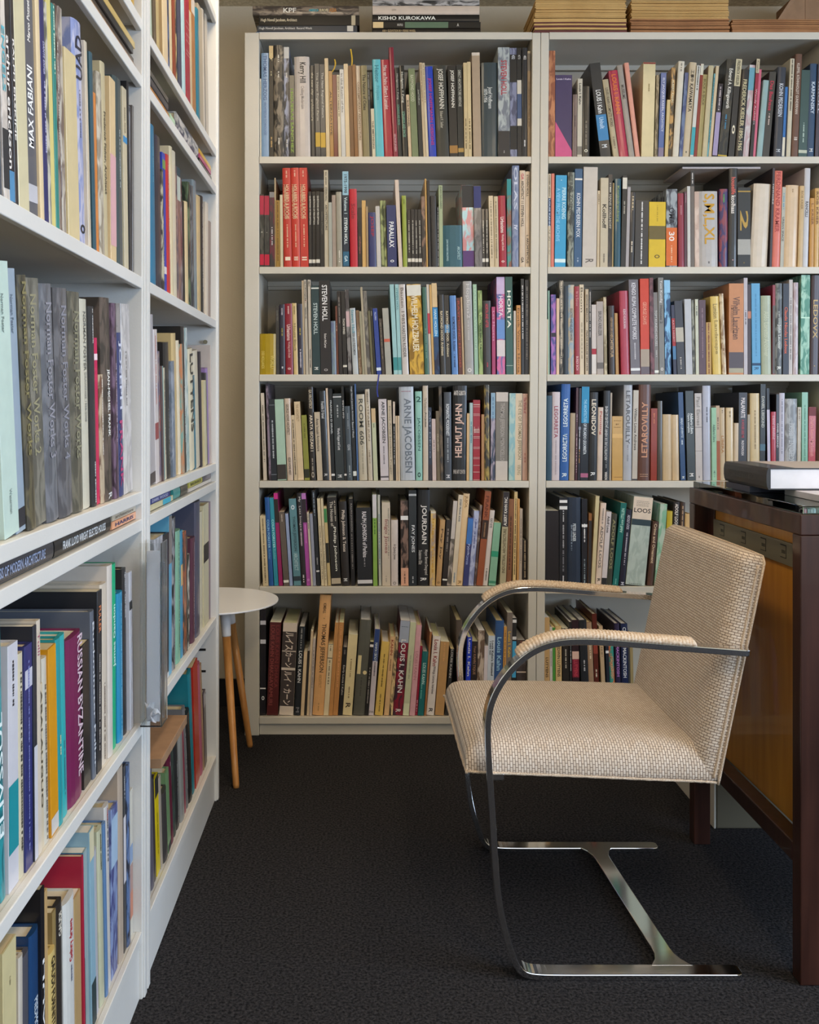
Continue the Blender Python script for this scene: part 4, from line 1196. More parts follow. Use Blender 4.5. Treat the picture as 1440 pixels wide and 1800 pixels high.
for row, bs in BOOKS.items():
    if row[0] == 'L': segs = [bs]
    else:
        c = bx(942); segs = [[b for b in bs if b['u0'] < c], [b for b in bs if b['u0'] >= c]]
    for si, sg in enumerate(segs):
        n = len(sg)
        for i, b in enumerate(sg):
            b['where'] = LROW[row] if row[0] == 'L' else (('first' if si == 0 else 'second')+' back bookcase, '+ROWN[row])
            if row[0] != 'L': b['where'] = ROWN[row]+(' beside the white table' if False else '')+(', back bookcase by table' if si == 0 else ', back bookcase by desk')
            b['grp'] = 'books on the '+b['where']
            b['pl'] = look(b); nb = []
            if i > 0: nb.append(cname(sg[i-1]['col']))
            if i < n-1: nb.append(cname(sg[i+1]['col']))
            b['nb'] = nb
            b['k'] = min(i, n-1-i)
            b['ordn'] = ORD[i]+' from left' if i <= n-1-i else (ORD[n-1-i]+' from right' if i < n-1 else 'last on right')
cnt = {}; ccnt = {}; ncnt = {}; pcnt = {}
for b in ALL:
    q = (cname(b['col']), b['where']); ccnt[q] = ccnt.get(q, 0)+1
    q = (b['pl'], tuple(b['nb']), b['where']); ncnt[q] = ncnt.get(q, 0)+1
    if ' with ' in b['pl']: q = (b['pl'].split('book with ')[1], cname(b['col']), b['where']); pcnt[q] = pcnt.get(q, 0)+1
for b in ALL: cnt[(b['pl'], b['where'])] = cnt.get((b['pl'], b['where']), 0)+1
seen = set()
for b in ALL_SORTED[:N_SINGLE]:
    same = ccnt[(cname(b['col']), b['where'])]; nbs = ncnt.get((b['pl'], tuple(b['nb']), b['where']), 0)
    if same == 1: l = b['pl']+', '+b['where']
    elif cnt[(b['pl'], b['where'])] == 1 and ' with ' in b['pl'] and pcnt[(b['pl'].split('book with ')[1], cname(b['col']), b['where'])] == 1: l = b['pl']+', '+b['where']
    elif b['k'] > 9 and nbs == 1 and len(b['nb']) == 2: l = b['pl'].replace(' lettering', ' letters')+', between '+b['nb'][0]+' and '+b['nb'][1]+' ones, '+b['where'].replace('back bookcase', 'bookcase')
    else: l = b['pl']+', '+b['ordn']+', '+b['where']
    if len(re.findall(r"[\w'-]+", l)) > 16: l = l.replace('between ', 'by ')
    if len(re.findall(r"[\w'-]+", l)) > 16: l = b['pl']+', '+b['ordn']+', '+b['where']
    if len(re.findall(r"[\w'-]+", l)) > 16: l = l.replace(' with ', ', ', 1).replace(' lettering', ' letters')
    if len(re.findall(r"[\w'-]+", l)) > 16: l = l.replace('back bookcase', 'bookcase')
    b['label'] = l

def place(b, cv, pg, pt, single):
    w = b['u1']-b['u0']; u = (b['u0']+b['u1'])/2; a = math.atan(b['lean'])
    lift = abs(math.sin(a))*w/2+.0003
    rot = Matrix.Rotation(a, 4, 'Y')
    if b['row'][0] == 'L': Mx = Matrix.Translation((LXS-b['push'], u, b['zs']+lift)) @ Matrix.Rotation(math.pi/2, 4, 'Z') @ rot
    else: Mx = Matrix.Translation((u, YF+.012+b['push'], b['zs']+.001+lift)) @ rot
    return Mx
STUFF = CM()
NB = 0
rng = random.Random(11)
for b in ALL:
    w = (b['u1']-b['u0'])*math.cos(math.atan(b['lean'])); h = b['h']/max(.9, 1)*1.0
    b['push'] = rng.uniform(0, .006)
    hard = rng.random() < (.75 if w > .014 else .25)
    side = b['row'][0] == 'L'
    d = min(.30 if side else .25, max(.15, h*rng.uniform(.72, .92)))
    page = rng.choice(['d8cbb0', 'e0d8c8', 'd0c09c', 'dcd4c4', 'c8b48c'])
    tint = (1, 1, 1) if side else TINT[b['row']]
    gain = 1.15 if side else GAIN[b['row']]
    cv, pg, pt = make_book(w-.0002, h, d, b['col'], b['col2'], b['pr'], hard, page, tint, gain, rng)
    Mx = place(b, cv, pg, pt, b['single'])
    cm = M_GLOSS if rng.random() < .35 else M_COVER
    if b['single']:
        t = empty('book', label=b['label'], cat='book', group=b['grp']); t.matrix_world = Mx
        cv.build('cover', [cm], t); pg.build('page_block', [M_PAGE], t)
        if pt.v: pt.build('lettering', [M_PRINT], t)
        NB += 1
    else:
        STUFF.join(cv, Mx, 0 if cm is M_COVER else 1); STUFF.join(pg, Mx, 2)
        if pt.v: STUFF.join(pt, Mx, 3)

# lying books: (row, px left, px right, z0, z1, colour, prints)
def lying_side(px0, px1, z0, z1, col, label, text=None, tcol='c8c8c8', push=0., col2=None, depth=.2, group=None, band=None, rnd=True):
    y0, y1 = ly(px0, LXS-push), ly(px1, LXS-push)
    if y0 < 1.78: y1 = min(y1, 1.792)
    else: y0 = max(y0, 1.849); y1 = min(y1, 2.694)
    w = z1-z0-.0008; h = y1-y0
    pr = []
    if text: pr.append([text, tcol, h*.12, h*.88, None, ''])
    if band: pr.insert(0, ['#', band, h*.1, h*.45, None])
    cv, pg, pt = make_book(w, h, depth, col, col2, pr, w > .012, gain=1.15)
    # local x -> -Z ... spine runs along +Y, reading from the viewer's left to right
    R = Matrix(((0, -1, 0, 0), (0, 0, -1, 0), (1, 0, 0, 0), (0, 0, 0, 1)))
    Mx = Matrix.Translation((LXS-push, y1, (z0+z1)/2+.0003)) @ R
    t = empty('book', label=label, cat='book', group=group); t.matrix_world = Mx
    cv.build('cover', [M_GLOSS], t); pg.build('page_block', [M_PAGE], t)
    if pt.v: pt.build('lettering', [M_PRINT], t)
    return t
G1 = 'books lying flat below the middle shelf'
lying_side(-60, 94, .8923, .9185, '3a3a3e', 'dark grey book lying flat in the gap under the middle shelf', 'FORMAL BASIS OF MODERN ARCHITECTURE', '8c98b4', group=G1)
lying_side(96, 195, .8923, .917, '222426', 'black film-wrapped book lying flat between the dark grey and peach ones', 'FRANK LLOYD WRIGHT SELECTED HOUSES', 'c8ccd0', group=G1)
lying_side(197, 251, .8923, .906, 'd89c78', 'peach book lying flat in the near side bookcase', 'HARRIS', '2c3460', group=G1)
lying_side(197, 250, .906, .9185, 'b8ac98', 'beige book lying on the peach book', 'architecture', '6a6054', group=G1)
lying_side(262, 304, .8923, .905, 'c4bc98', 'cream book with turquoise label lying flat, far side bookcase', None, group=G1, band='3a9ab0')
lying_side(262, 299, .905, .9185, '34407c', 'blue book lying on the cream book with turquoise label', 'DARK WOOD', 'b8b8d0', group=G1)
lying_side(305, 317, .8923, .9165, '3a8c88', 'turquoise book end lying between cream and dark books', group=G1)
lying_side(318, 330, .8923, .9165, '44443e', 'dark grey book end lying beside the turquoise one', group=G1)
lying_side(332, 371, .8923, .902, 'c8c0b8', 'slim white book lying flat below the yellow one', group=G1)
lying_side(332, 356, .902, .9175, 'b8b050', 'yellow book lying flat in the far side bookcase', 'BAUHAUS', '4a4820', group=G1)
lying_side(357, 371, .902, .9175, '5a5460', 'small grey purple book lying beside the yellow one', group=G1)
G2 = 'books lying flat under the highest shelf'
z = 1.7143
for (a, b_, dz, c, lb) in ((120, 241, .020, '8a6238', 'brown book lying flat, lowest of pile in near bookcase'), (120, 238, .011, '4a4038', 'dark brown book lying second in near bookcase pile'),
                          (130, 234, .014, '2a2a2c', 'black book lying in middle of near bookcase pile'), (150, 237, .013, 'c4a868', 'yellow tan book lying near the pile top')):
    lying_side(a, b_, z, z+dz, c, lb, group=G2, push=.004 if dz < .012 else 0); z += dz
z = 1.7143
for (a, b_, dz, c, lb) in ((259, 298, .024, 'a06c34', 'brown book lying flat at foot of far bookcase pile'), (259, 296, .017, '3a3a40', 'dark grey book lying on the brown one'), (259, 296, .012, '54504a', 'thin dark book lying on the dark grey one')):
    lying_side(a, b_, z, z+dz, c, lb, group=G2); z += dz
lying_side(299.5, 307, 1.7143, 1.727, 'd0a888', 'small pink book end lying beside brown book', group=G2)
lying_side(299.5, 308, 1.727, 1.742, 'a8c8a8', 'mint green booklet lying on the small pink book', group=G2)
lying_side(311, 349, 1.7143, 1.732, 'a83c20', 'orange red book lying flat, far side bookcase', group=G2)
lying_side(312, 349, 1.732, 1.77, 'b8b4b0', 'thick grey map-patterned box book lying on orange one', group=G2, col2='4a5060')
lying_side(350.5, 372, 1.7143, 1.722, 'c87c4c', 'thin orange book lying below the black one', group=G2)
lying_side(350.5, 372, 1.722, 1.740, '2a2826', 'black book lying under the magenta one', group=G2)
lying_side(350.5, 371, 1.740, 1.752, 'a83068', 'magenta book lying under a yellow one', group=G2)
lying_side(350.5, 371, 1.752, 1.764, 'c89c20', 'mustard yellow book lying on a magenta one', group=G2)
# standing books on the near case's highest shelf, mostly above the frame
for k, c in enumerate(('c8b48c', '3a3a3c', 'b8a078', 'c09840')):
    px = 214+k*6
    b = dict(u0=ly(px, LXS), u1=ly(px+5.4, LXS), h=.3, lean=-.03, row='L0', zs=1.818, push=0.)
    cv, pg, pt = make_book(b['u1']-b['u0'], .3, .22, c, None, [], k != 1)
    Mx = place(b, cv, pg, pt, False)
    STUFF.join(cv, Mx, 0); STUFF.join(pg, Mx, 2)
so = STUFF.build('remaining_books', [M_COVER, M_GLOSS, M_PAGE, M_PRINT]); tag(so, label='the thinner books between the others on all the shelves', kind='stuff')

# ------------------------------------------------------------------ on top of the back bookcase
ZTOP = 2.3535
def lying_back(px0, px1, zc0, zc1, col, label, prints=(), yfr=0., col2=None, depth=.25, gr=None, rot=0.):
    y = YF+.012+yfr; s = F/y; x0, x1 = (px0-CX)/s, (px1-CX)/s; w = zc1-zc0-.0008; h = x1-x0
    pr = []
    for (s_, c, a, b_) in prints:
        if s_ == '#': pr.append(['#', c, h*(1-b_), h*(1-a), None])
        else: pr.append([s_, c, h*(1-b_), h*(1-a), None, ''])
    cv, pg, pt = make_book(w, h, depth, col, col2, pr, True, tint=(1.03, 1, .95), gain=1.15)
    R = Matrix(((0, 0, -1, 0), (0, 1, 0, 0), (1, 0, 0, 0), (0, 0, 0, 1)))
    Mx = Matrix.Translation((x1, y, (zc0+zc1)/2)) @ Matrix.Rotation(rot, 4, 'Z') @ R
    t = empty('book', label=label, cat='book', group=gr); t.matrix_world = Mx
    cv.build('cover', [M_GLOSS], t); pg.build('page_block', [M_PAGE], t)
    if pt.v: pt.build('lettering', [M_PRINT], t)
GA, GB = 'books lying on top of the bookcase, first pile', 'books lying on top of the bookcase, second pile'
ZP = lambda y: EYE-(y-CY)/(F/(YF+.012))
lying_back(450, 628, ZTOP, ZTOP+.006, '6a7890', 'thinnest blue grey book at the foot of the first pile on top', gr=GA)
lying_back(452, 628, ZTOP+.006, ZTOP+.0265, '30343a', 'dark grey book with fine white lettering, second from pile foot', [('Hugh Newell Jacobsen, Architect  Record Work', 'c8c4bc', .02, .55), ('#', 'c8c0b0', .90, .96)], gr=GA)
lying_back(455, 632, ZTOP+.0265, ZTOP+.061, '1c1916', 'thick black book with white lettering on top of bookcase, under patterned one', [('Hugh Newell Jacobsen, Architect', 'd8c8a8', .02, .38), ('#', 'b8a888', .92, .96)], gr=GA)
lying_back(444, 631, ZTOP+.061, ZTOP+.093, '4a4038', 'book with grey stippled spine, topmost of the first pile', [('KPF', 'e8e0d0', .29, .41), ('AMERICA', '38a8b0', .53, .62), ('EUROPE', 'd8c8a0', .63, .71), ('ASIA', 'b87838', .72, .79)], gr=GA, col2='8a7a68', yfr=-.002)
lying_back(655, 845, ZTOP, ZTOP+.0175, '1f1a16', 'black book with tan lettering, lowest of second pile on top', [('AIM + ELEVATION M + FERRIS WHEEL', 'a89068', .09, .4)], gr=GB)
lying_back(655, 845, ZTOP+.0175, ZTOP+.039, '28241f', 'dark book with green photograph and cream corner, second pile', [('#', 'd8bc88', 0.004, .1), ('#', '5a6e54', .3, .7), ('FOTO', 'd8d0c0', .23, .28), ('A', 'd8d0c0', .78, .8)], gr=GB)
lying_back(655, 843, ZTOP+.039, ZTOP+.064, '1a1715', 'black book with bold white capitals in second pile', [('KISHO KUROKAWA', 'f0e8d8', .055, .59)], gr=GB)
lying_back(655, 843, ZTOP+.064, ZTOP+.094, 'd0bca8', 'cream book lying second from the top of second pile', [('LEON', 'a89884', .18, .22)], gr=GB)
lying_back(655, 843, ZTOP+.094, ZTOP+.112, 'b0aaa4', 'grey book with photographic spine, topmost of second pile', [], gr=GB, col2='3a3836')
lying_back(655, 843, ZTOP+.112, ZTOP+.14, 'c8c0b8', 'pale book cut off by the frame above the second pile', [], gr=GB)

# piles of card folders: every folder is a thing of its own
def folder(name_m, x0, x1, y, z, dz, sag, label, gr, cat='folder', depth=.24, rot=0.):
    mb = MB(); n = 8; pts = []
    i0 = 0
    for k in range(n+1):
        u = k/n; x = x0+(x1-x0)*u; s = sag*math.sin(math.pi*u*2+x0*9)
        for yy in (y, y+depth):
            mb.v += [(x, yy, z+s), (x, yy, z+s+dz*.8)]
    for k in range(n):
        a = 4*k; b = a+4
        mb.f += [(a, b, b+1, a+1), (a+1, b+1, b+3, a+3), (a, a+2, b+2, b), (a+2, a+3, b+3, b+2)]; mb.m += [0]*4
    e = 4*n; mb.f += [(0, 1, 3, 2), (e, e+2, e+3, e+1)]; mb.m += [0, 0]
    # folded front edge and papers standing slightly back inside it
    t = empty('folder', label=label, cat=cat, group=gr)
    mb.build('card_cover', name_m, t)
    return t
gf = 'card folders piled on top of the bookcase'
rr = random.Random(3)
def xp(px, y=YF+.01): return (px-CX)*y/F
for pi, (a, b_, layers, wd) in enumerate(((939, 1103, [(M_MANILA3, .010), (M_MANILA, .008), (M_MANILA3, .007), (M_MANILA, .007), (M_MANILA3, .005), (M_MANILA, .014)]+[(M_MANILA, .0045)]*14, 'first pile of manila folders'),
                                      (1108, 1283, [(M_MANILA2, .012), (M_MANILA2, .011), (M_MANILA2, .006), (M_MANILA2, .006), (M_MANILA2, .005), (M_MANILA2, .006)]+[(M_MANILA, .0048)]*13, 'second pile of manila folders'),
                                      (1286, 1443, [(M_MANILA2, .014), (M_MANILA2, .006), (M_MANILA2, .010), (M_MANILA2, .005), (M_MANILA2, .006), (M_MANILA2, .004)], 'third low pile of brown folders'))):
    z = ZTOP+.0004; nl = len(layers)
    for k, (m_, dz) in enumerate(layers):
        colr = {id(M_MANILA): 'tan', id(M_MANILA2): 'brown', id(M_MANILA3): 'maroon'}[id(m_)]
        q = 'lowest' if k == 0 else 'topmost' if k == nl-1 else None
        if True:
            lb = f"{colr} card folder, {q or ORD[k]+' up'} in the {wd} on the bookcase"
        folder(m_, xp(a)+rr.uniform(-.002, .003)+(.003 if k > 5 else 0), xp(b_)-rr.uniform(0, .005)-(.003 if k > 5 else 0), YF+.004+rr.uniform(0, .006), z, dz, min(.0006, dz*.1), lb, gf)
        z += dz
# cardboard box on the third pile, brown box behind
t = empty('cardboard_box', label='tan cardboard box on the third pile of folders', cat='box')
zb = ZTOP+.046+.001
mbx = MB().box(xp(1418), xp(1500), YF+.02, YF+.25, zb, zb+.12); mbx.build('box_body', M_KRAFT, t, bevel=.002)
MB().poly([(xp(1368), YF+.012, zb+.0), (xp(1417.5), YF+.019, zb+.0), (xp(1417.5), YF+.019, zb+.10), (xp(1402), YF+.012, zb+.10)]).build('open_flap', M_KRAFT, t)

# ------------------------------------------------------------------ small round table
t = empty('side_table', (-.467, 2.955, 0), label='small round white side table with oak legs between the bookcases', cat='table')
mb = MB(); n = 72; r = .205
prof = [(r-.004, .5045), (r-.001, .5055), (r, .5075), (r-.0005, .510), (r-.002, .5105)]
for (rr_, z) in prof:
    for k in range(n): a = 2*math.pi*k/n; mb.v.append((rr_*math.cos(a), rr_*math.sin(a), z))
for j in range(len(prof)-1):
    for k in range(n): k2 = (k+1) % n; mb.f.append((j*n+k, j*n+k2, (j+1)*n+k2, (j+1)*n+k)); mb.m.append(0)
mb.f.append(tuple(range(n-1, -1, -1))); mb.f.append(tuple((len(prof)-1)*n+k for k in range(n))); mb.m += [0, 0]
mb.build('table_top', M_WHITE, t)
MB().tube([(-0, 0, .485), (0, 0, .5044)], [.075, .085], 32).build('hub_plate', M_WHITE, t)
for (fx, fy, tx, ty) in ((.098, -.164, .052, -.075), (.0985, .175, .040, .078), (-.19, .005, -.085, 0)):
    A, B = Vector((fx, fy, 0)), Vector((tx, ty, .500)); P = lambda u: tuple(A.lerp(B, u))
    MB().tube([P(0.0), P(.02), P(.84)], [.0085, .0095, .0125], 20).build('leg', M_LEGWOOD, t, smooth=True)
    MB().tube([P(.838), P(.845), P(.985)], [.0126, .0135, .0160], 20).build('leg_socket', M_WHITE, t, smooth=True)

# ------------------------------------------------------------------ chair
CH = empty('armchair', (.45, 2.13, 0), label='cantilever armchair with beige dashed cloth and flat chromed steel frame', cat='chair')
OFF = Vector((.45, 2.13, 0))
def catmull(P, n=8):
    out = []; Q = [P[0]]+list(P)+[P[-1]]
    for i in range(1, len(Q)-2):
        p0, p1, p2, p3 = [Vector(q) for q in Q[i-1:i+3]]
        for k in range(n):
            t = k/n; out.append(.5*((2*p1)+(-p0+p2)*t+(2*p0-5*p1+4*p2-p3)*t*t+(-p0+3*p1-3*p2+p3)*t**3))
    out.append(Vector(Q[-2])); return out
PROF = [(.728, .006), (.60, .006), (.45, .006), (.345, .006), (.312, .010), (.295, .024), (.284, .050), (.2635, .118), (.2530, .20), (.2475, .303), (.2400, .406), (.2365, .478), (.2405, .520), (.2570, .562), (.2880, .602), (.3230, .630), (.365, .646), (.41, .6500), (.47, .6480), (.55, .6415), (.65, .6335), (.744, .6265)]
path = catmull(PROF, 6)
for _ in range(14): path = [path[0]]+[(path[i-1]+path[i]*2+path[i+1])/4 for i in range(1, len(path)-1)]+[path[-1]]
_a, _b = path[0], path[-1]; _da = (path[1]-_a).normalized(); _db = (path[-2]-_b).normalized()
path = [_a, _a+_da*.0015, _a+_da*.004, _a+_da*.008, _a+_da*.0125]+path[1:-1]+[_b+_db*.0125, _b+_db*.008, _b+_db*.004, _b+_db*.0015, _b]
def loop(y0, y1, nm):
    mb = MB(); th = .0062; n = len(path)
    for i, p in enumerate(path):
        d = (path[min(i+1, n-1)]-path[max(i-1, 0)]); d = Vector((d.x, d.y)).normalized(); nn = Vector((-d.y, d.x))*th
        e_ = min((p-path[0]).length, (p-path[-1]).length); q_ = 0 if e_ > .0125 else .0105*(1-math.sqrt(max(0, 1-(1-e_/.0125)**2)))
        for (yy, s_) in ((y0+q_, 1), (y1-q_, 1), (y1-q_, -1), (y0+q_, -1)): mb.v.append((p.x+nn.x*s_-OFF.x, yy-OFF.y, max(p.y+nn.y*s_, .0003)))
    for i in range(n-1):
        for j in range(4): j2 = (j+1) % 4; a = i*4; mb.f.append((a+j, a+4+j, a+4+j2, a+j2)); mb.m.append(0)
    mb.f += [(0, 1, 2, 3), tuple(4*(n-1)+j for j in (3, 2, 1, 0))]; mb.m += [0, 0]
    return mb.build(nm, M_CHROME, CH, bevel=.0018)
loop(1.852, 1.887, 'frame_loop'); loop(2.384, 2.419, 'frame_loop')
# rounded sled tips and the floor crossbar with flared ends
mb = MB(); st = []
for k in range(25):
    u = k/24; y = 1.887-.004+(2.384-1.887+.008)*u; e = min(u, 1-u)*(2.384-1.887); w_ = .0185+.022*max(0, 1-e/.06)**2.4
    xc = .600-.028*u; mb.v += [(xc-w_-OFF.x, y-OFF.y, .0006), (xc+w_-OFF.x, y-OFF.y, .0006), (xc+w_-OFF.x, y-OFF.y, .0128), (xc-w_-OFF.x, y-OFF.y, .0128)]
for k in range(24):
    for j in range(4): j2 = (j+1) % 4; a = k*4; mb.f.append((a+j, a+j2, a+4+j2, a+4+j)); mb.m.append(0)
mb.f += [(3, 2, 1, 0), (96, 97, 98, 99)]; mb.m += [0, 0]
mb.build('crossbar', M_CHROME, CH, bevel=.0015)
# a second strap carries the seat between the uprights
MB().box(.243-OFF.x, .273-OFF.x, 1.887-OFF.y, 2.384-OFF.y, .371, .3835).build('seat_strap', M_CHROME, CH, bevel=.001)

def cushion(name, stations, yA, yB, frame, rt, mat_, thick_fn, dome, nseg=9):
    """stations: list of (s, lo, hi) along the cushion; ring runs underside -> near edge -> face -> far edge. frame maps (s, y, n) to world"""
    mb = MB(); uvs = []; ring_n = None
    for (s, lo, hi, ins) in stations:
        a, b = yA+ins, yB-ins; r = min(rt, (hi-lo)*.9); rb = .004
        ring = [((a+b)/2, lo), (a+rb, lo), (a, lo+rb)]
        for k in range(7): t = math.pi/2*k/6; ring.append((a+r-r*math.cos(t), hi-r+r*math.sin(t)))
        m = 14
        for k in range(1, m): u = k/m; ring.append((a+r+(b-a-2*r)*u, hi))
        for k in range(7): t = math.pi/2*k/6; ring.append((b-r+r*math.sin(t), hi-r+r*math.cos(t)))
        ring += [(b, lo+rb), (b-rb, lo)]
        q = []
        for (y, z) in ring:
            uu = (y-yA)/(yB-yA)
            if z > lo+.6*(hi-lo): z += dome(s)*max(0, math.sin(math.pi*min(1, max(0, uu))))**.6
            q.append((y, z))
        arc = 0; L_ = []
        for k, p in enumerate(q):
            if k: arc += math.hypot(p[0]-q[k-1][0], p[1]-q[k-1][1])
            L_.append(arc)
        for k, p in enumerate(q): w = frame(s, p[0], p[1]); mb.v.append(tuple(Vector(w)-OFF)); uvs.append((L_[k], s))
        ring_n = len(q)
    n = len(stations)
    for i in range(n-1):
        for j in range(ring_n):
            j2 = (j+1) % ring_n; a = i*ring_n
            mb.f.append((a+j, a+ring_n+j, a+ring_n+j2, a+j2)); mb.m.append(0)
    mb.f.append(tuple(range(ring_n))); mb.f.append(tuple((n-1)*ring_n+j for j in range(ring_n-1, -1, -1))); mb.m += [0, 0]
    me = mb.mesh(name, mat_, True)
    uvl = me.uv_layers.new(name='UV')
    for p in me.polygons:
        vs = list(p.vertices)
        for li in p.loop_indices:
            vi = me.loops[li].vertex_index; u, v = uvs[vi]
            if len(vs) == 4 and vi % ring_n == 0 and any(q % ring_n == ring_n-1 for q in vs): u = uvs[ring_n-1][0]+.2
            if len(vs) > 4: co = mb.v[vi]; u, v = co[1], co[2]+co[0]*.3
            uvl.data[li].uv = (u, v)
    bm = bmesh.new(); bm.from_mesh(me); bmesh.ops.recalc_face_normals(bm, faces=bm.faces); bm.to_mesh(me); bm.free()
    o = bpy.data.objects.new(name, me); COL.objects.link(o); o.parent = CH; return o
# seat: s = x; underside slopes from .386 at the front to .366 at the back
YA, YBK = 1.893, 2.378
sx0, sx1 = .200, .690
st = []
for k in range(31):
    u = k/30; x = sx0+(sx1-sx0)*(1-(1-u)**1.0); lo = .384-.018*u
    d = (x-sx0); R_ = .036
    hi_full = .437-.008*u
    hi = hi_full if d > R_ else (hi_full-R_*.95)+R_*.95*math.sqrt(max(0, 1-(1-d/R_)**2))
    hi = max(hi, lo+.012)
    ins = 0 if d > .012 else .004*(1-d/.012)
    st.append((x, lo, hi, ins))
extra = []
for d in (.0, .001, .003, .006, .010): 
    lo = .384; R_ = .036; hi = max((.437-R_*.95)+R_*.95*math.sqrt(max(0, 1-(1-d/R_)**2)), lo+.012); extra.append((sx0+d, lo, hi, .004*(1-d/.012)))
st = sorted({round(s[0], 5): s for s in st+extra}.values(), key=lambda s: s[0])
cushion('seat', st, YA, YBK, lambda s, y, n: (s, y, n), .050, M_CLOTH, None, lambda s: .012*math.sin(math.pi*min(1, max(0, (s-sx0)/(sx1-sx0))))**.5)
# backrest: s = distance up the back, n = outwards (towards the sitter, -x)
BZ0, BZ1 = .361, .806
tilt = math.atan2(.741-.648, BZ1-BZ0)
def bframe(s, y, n):       # n measured from the rear face forwards
    bx0 = .645+.050; ct, st_ = math.cos(tilt), math.sin(tilt)
    return (bx0+s*st_-n*ct, y, BZ0+s*ct+n*st_)
Lb = (BZ1-BZ0)/math.cos(tilt)
st = []
for k in range(33):
    s = Lb*k/32; th = .050
    e = min(s, Lb-s); cut = 0 if e > .012 else .012*(1-math.sqrt(max(0, 1-(1-e/.012)**2)))
    st.append((s, 0+cut*.3, th-cut, cut*.5))
cushion('backrest', st, YA, YBK, bframe, .03, M_CLOTH, None, lambda s: .004)
# welts
def welt(pts, nm='welt'):
    P = [tuple(Vector(p)-OFF) for p in pts]; P = [tuple(q) for q in catmull(P, 14)] if len(P) < 12 else P
    n = len(P); rr = [.0027+.0004*math.sin(i*1.9) for i in range(n)]
    return MB().tube(P, rr, 8).build(nm, M_WELT, CH, smooth=True)
welt([(.690, YA, .3640), (.66, YA, .3665), (.55, YA, .371), (.40, YA, .3775), (.26, YA, .383), (.207, YA, .386), (.200, YA+.012, .3868), (.199, 2.1, .387), (.200, YBK-.012, .3868), (.207, YBK, .386), (.3, YBK, .382)])
bw = lambda s, y: bframe(s, y, .002)
welt([bw(-.001, YA-.001), bw(.01, YA-.001), bw(.12, YA-.001), bw(.24, YA-.001), bw(Lb*.75, YA-.001), bw(Lb-.012, YA-.001), bw(Lb-.001, YA+.012), bw(Lb, 2.0), bw(Lb, 2.2), bw(Lb-.001, YBK-.012), bw(Lb-.012, YBK+.001), bw(Lb*.5, YBK+.001)])
welt([bframe(.01, YA-.0005, .012), bframe(.12, YA-.0005, .012), bframe(.3, YA-.0005, .012), bframe(Lb-.02, YA-.0005, .012)])
# ribbed arm pads
def pad(yc):
    mb = MB(); arc = 0; pts = []; seg = 12
    fine = catmull(PROF, 60); s0, s1 = None, None
    P = [p for p in fine if p.y > .60 and (p.x > .300 and p.x < .640)]
    out = []; acc = 0
    for i in range(1, len(P)):
        acc += (P[i]-P[i-1]).length
        if not out or acc-out[-1][1] > .00105: out.append((P[i], acc, (P[min(i+1, len(P)-1)]-P[i-1]).normalized()))
    n = len(out); tot = out[-1][1]
    for (p, a, d) in out:
        nn = Vector((-d.y, d.x)); 
        if nn.y < 0: nn = -nn
        e = min(a, tot-a); f = min(1, math.sqrt(max(0, 1-(1-min(e, .012)/.012)**2))*.9+.1)
        rib = .0017*abs(math.sin(math.pi*a/.0066))
        base = .0063
        for j in range(seg+1):
            t = math.pi*j/seg; yy = math.cos(t)*(.0185+rib*.6)*(.8+.2*f); hh = math.sin(t)**.7*(.0125*f+rib)
            mb.v.append((p.x+nn.x*(base+hh)-OFF.x, yc+yy-OFF.y, p.y+nn.y*(base+hh)))
    for i in range(n-1):
        for j in range(seg): a = i*(seg+1); mb.f.append((a+j, a+j+1, a+seg+2+j, a+seg+1+j)); mb.m.append(0)
        a = i*(seg+1); mb.f.append((a+seg, a, a+seg+1, a+2*seg+1)); mb.m.append(0)
    mb.f.append(tuple(range(seg+1))); mb.f.append(tuple((n-1)*(seg+1)+j for j in range(seg, -1, -1))); mb.m += [0, 0]
    me = mb.mesh('arm_pad', M_PADC, True); bm = bmesh.new(); bm.from_mesh(me); bmesh.ops.recalc_face_normals(bm, faces=bm.faces); bm.to_mesh(me); bm.free()
    o = bpy.data.objects.new('arm_pad', me); COL.objects.link(o); o.parent = CH
M_PADC = noise_mat('pad_cloth', lin('b79c80'), lin('d8c8b4'), 260, rough=.65)
pad(1.8695); pad(2.4015)

# ------------------------------------------------------------------ desk
DX, DXP, DYN, DYF = .829, .867, 1.836, 2.464
D = empty('desk', (DX, DYN, 0), label='dark wood desk with amber veneer end panel and glass top', cat='desk')
def dbox(nm, m, x0, x1, y0, y1, z0, z1, bevel=.002): return MB().box(x0-DX, x1-DX, y0-DYN, y1-DYN, z0, z1).build(nm, m, D, bevel=bevel)
DXR = 2.35
for (xa, ya) in ((DX, DYN), (DX, DYF-.036), (DXR-.041, DYN), (DXR-.041, DYF-.036)):
    dbox('leg', M_DARKWOOD, xa, xa+.041, ya, ya+.036, 0.0005, .855)
dbox('top_frame', M_DARKWOOD, DX, DXR, DYN, DYF, .8555, .895)
dbox('lower_rail', M_DARKWOOD, DX, DX+.036, DYN+.0365, DYF-.0365, .221, .259)
dbox('lower_rail', M_DARKWOOD, DX+.0415, DXR-.0415, DYF-.036, DYF, .221, .259)
dbox('end_panel', M_AMBER, DXP, DXP+.018, DYN+.0365, DYF-.08, .2595, .855, .001)
dbox('inner_post', M_DARKWOOD, DXP-.004, DXP+.03, DYF-.0795, DYF-.0365, .2595, .855, .001)
dbox('pedestal', M_AMBER, DXP+.0185, 1.35, DYN+.0365, DYF-.04, .2595, .855, .001)
sk = dbox('socket_strip', M_NICKEL, DXP-.006, DXP-.0002, DYN+.05, DYF-.081, .777, .824, .001)
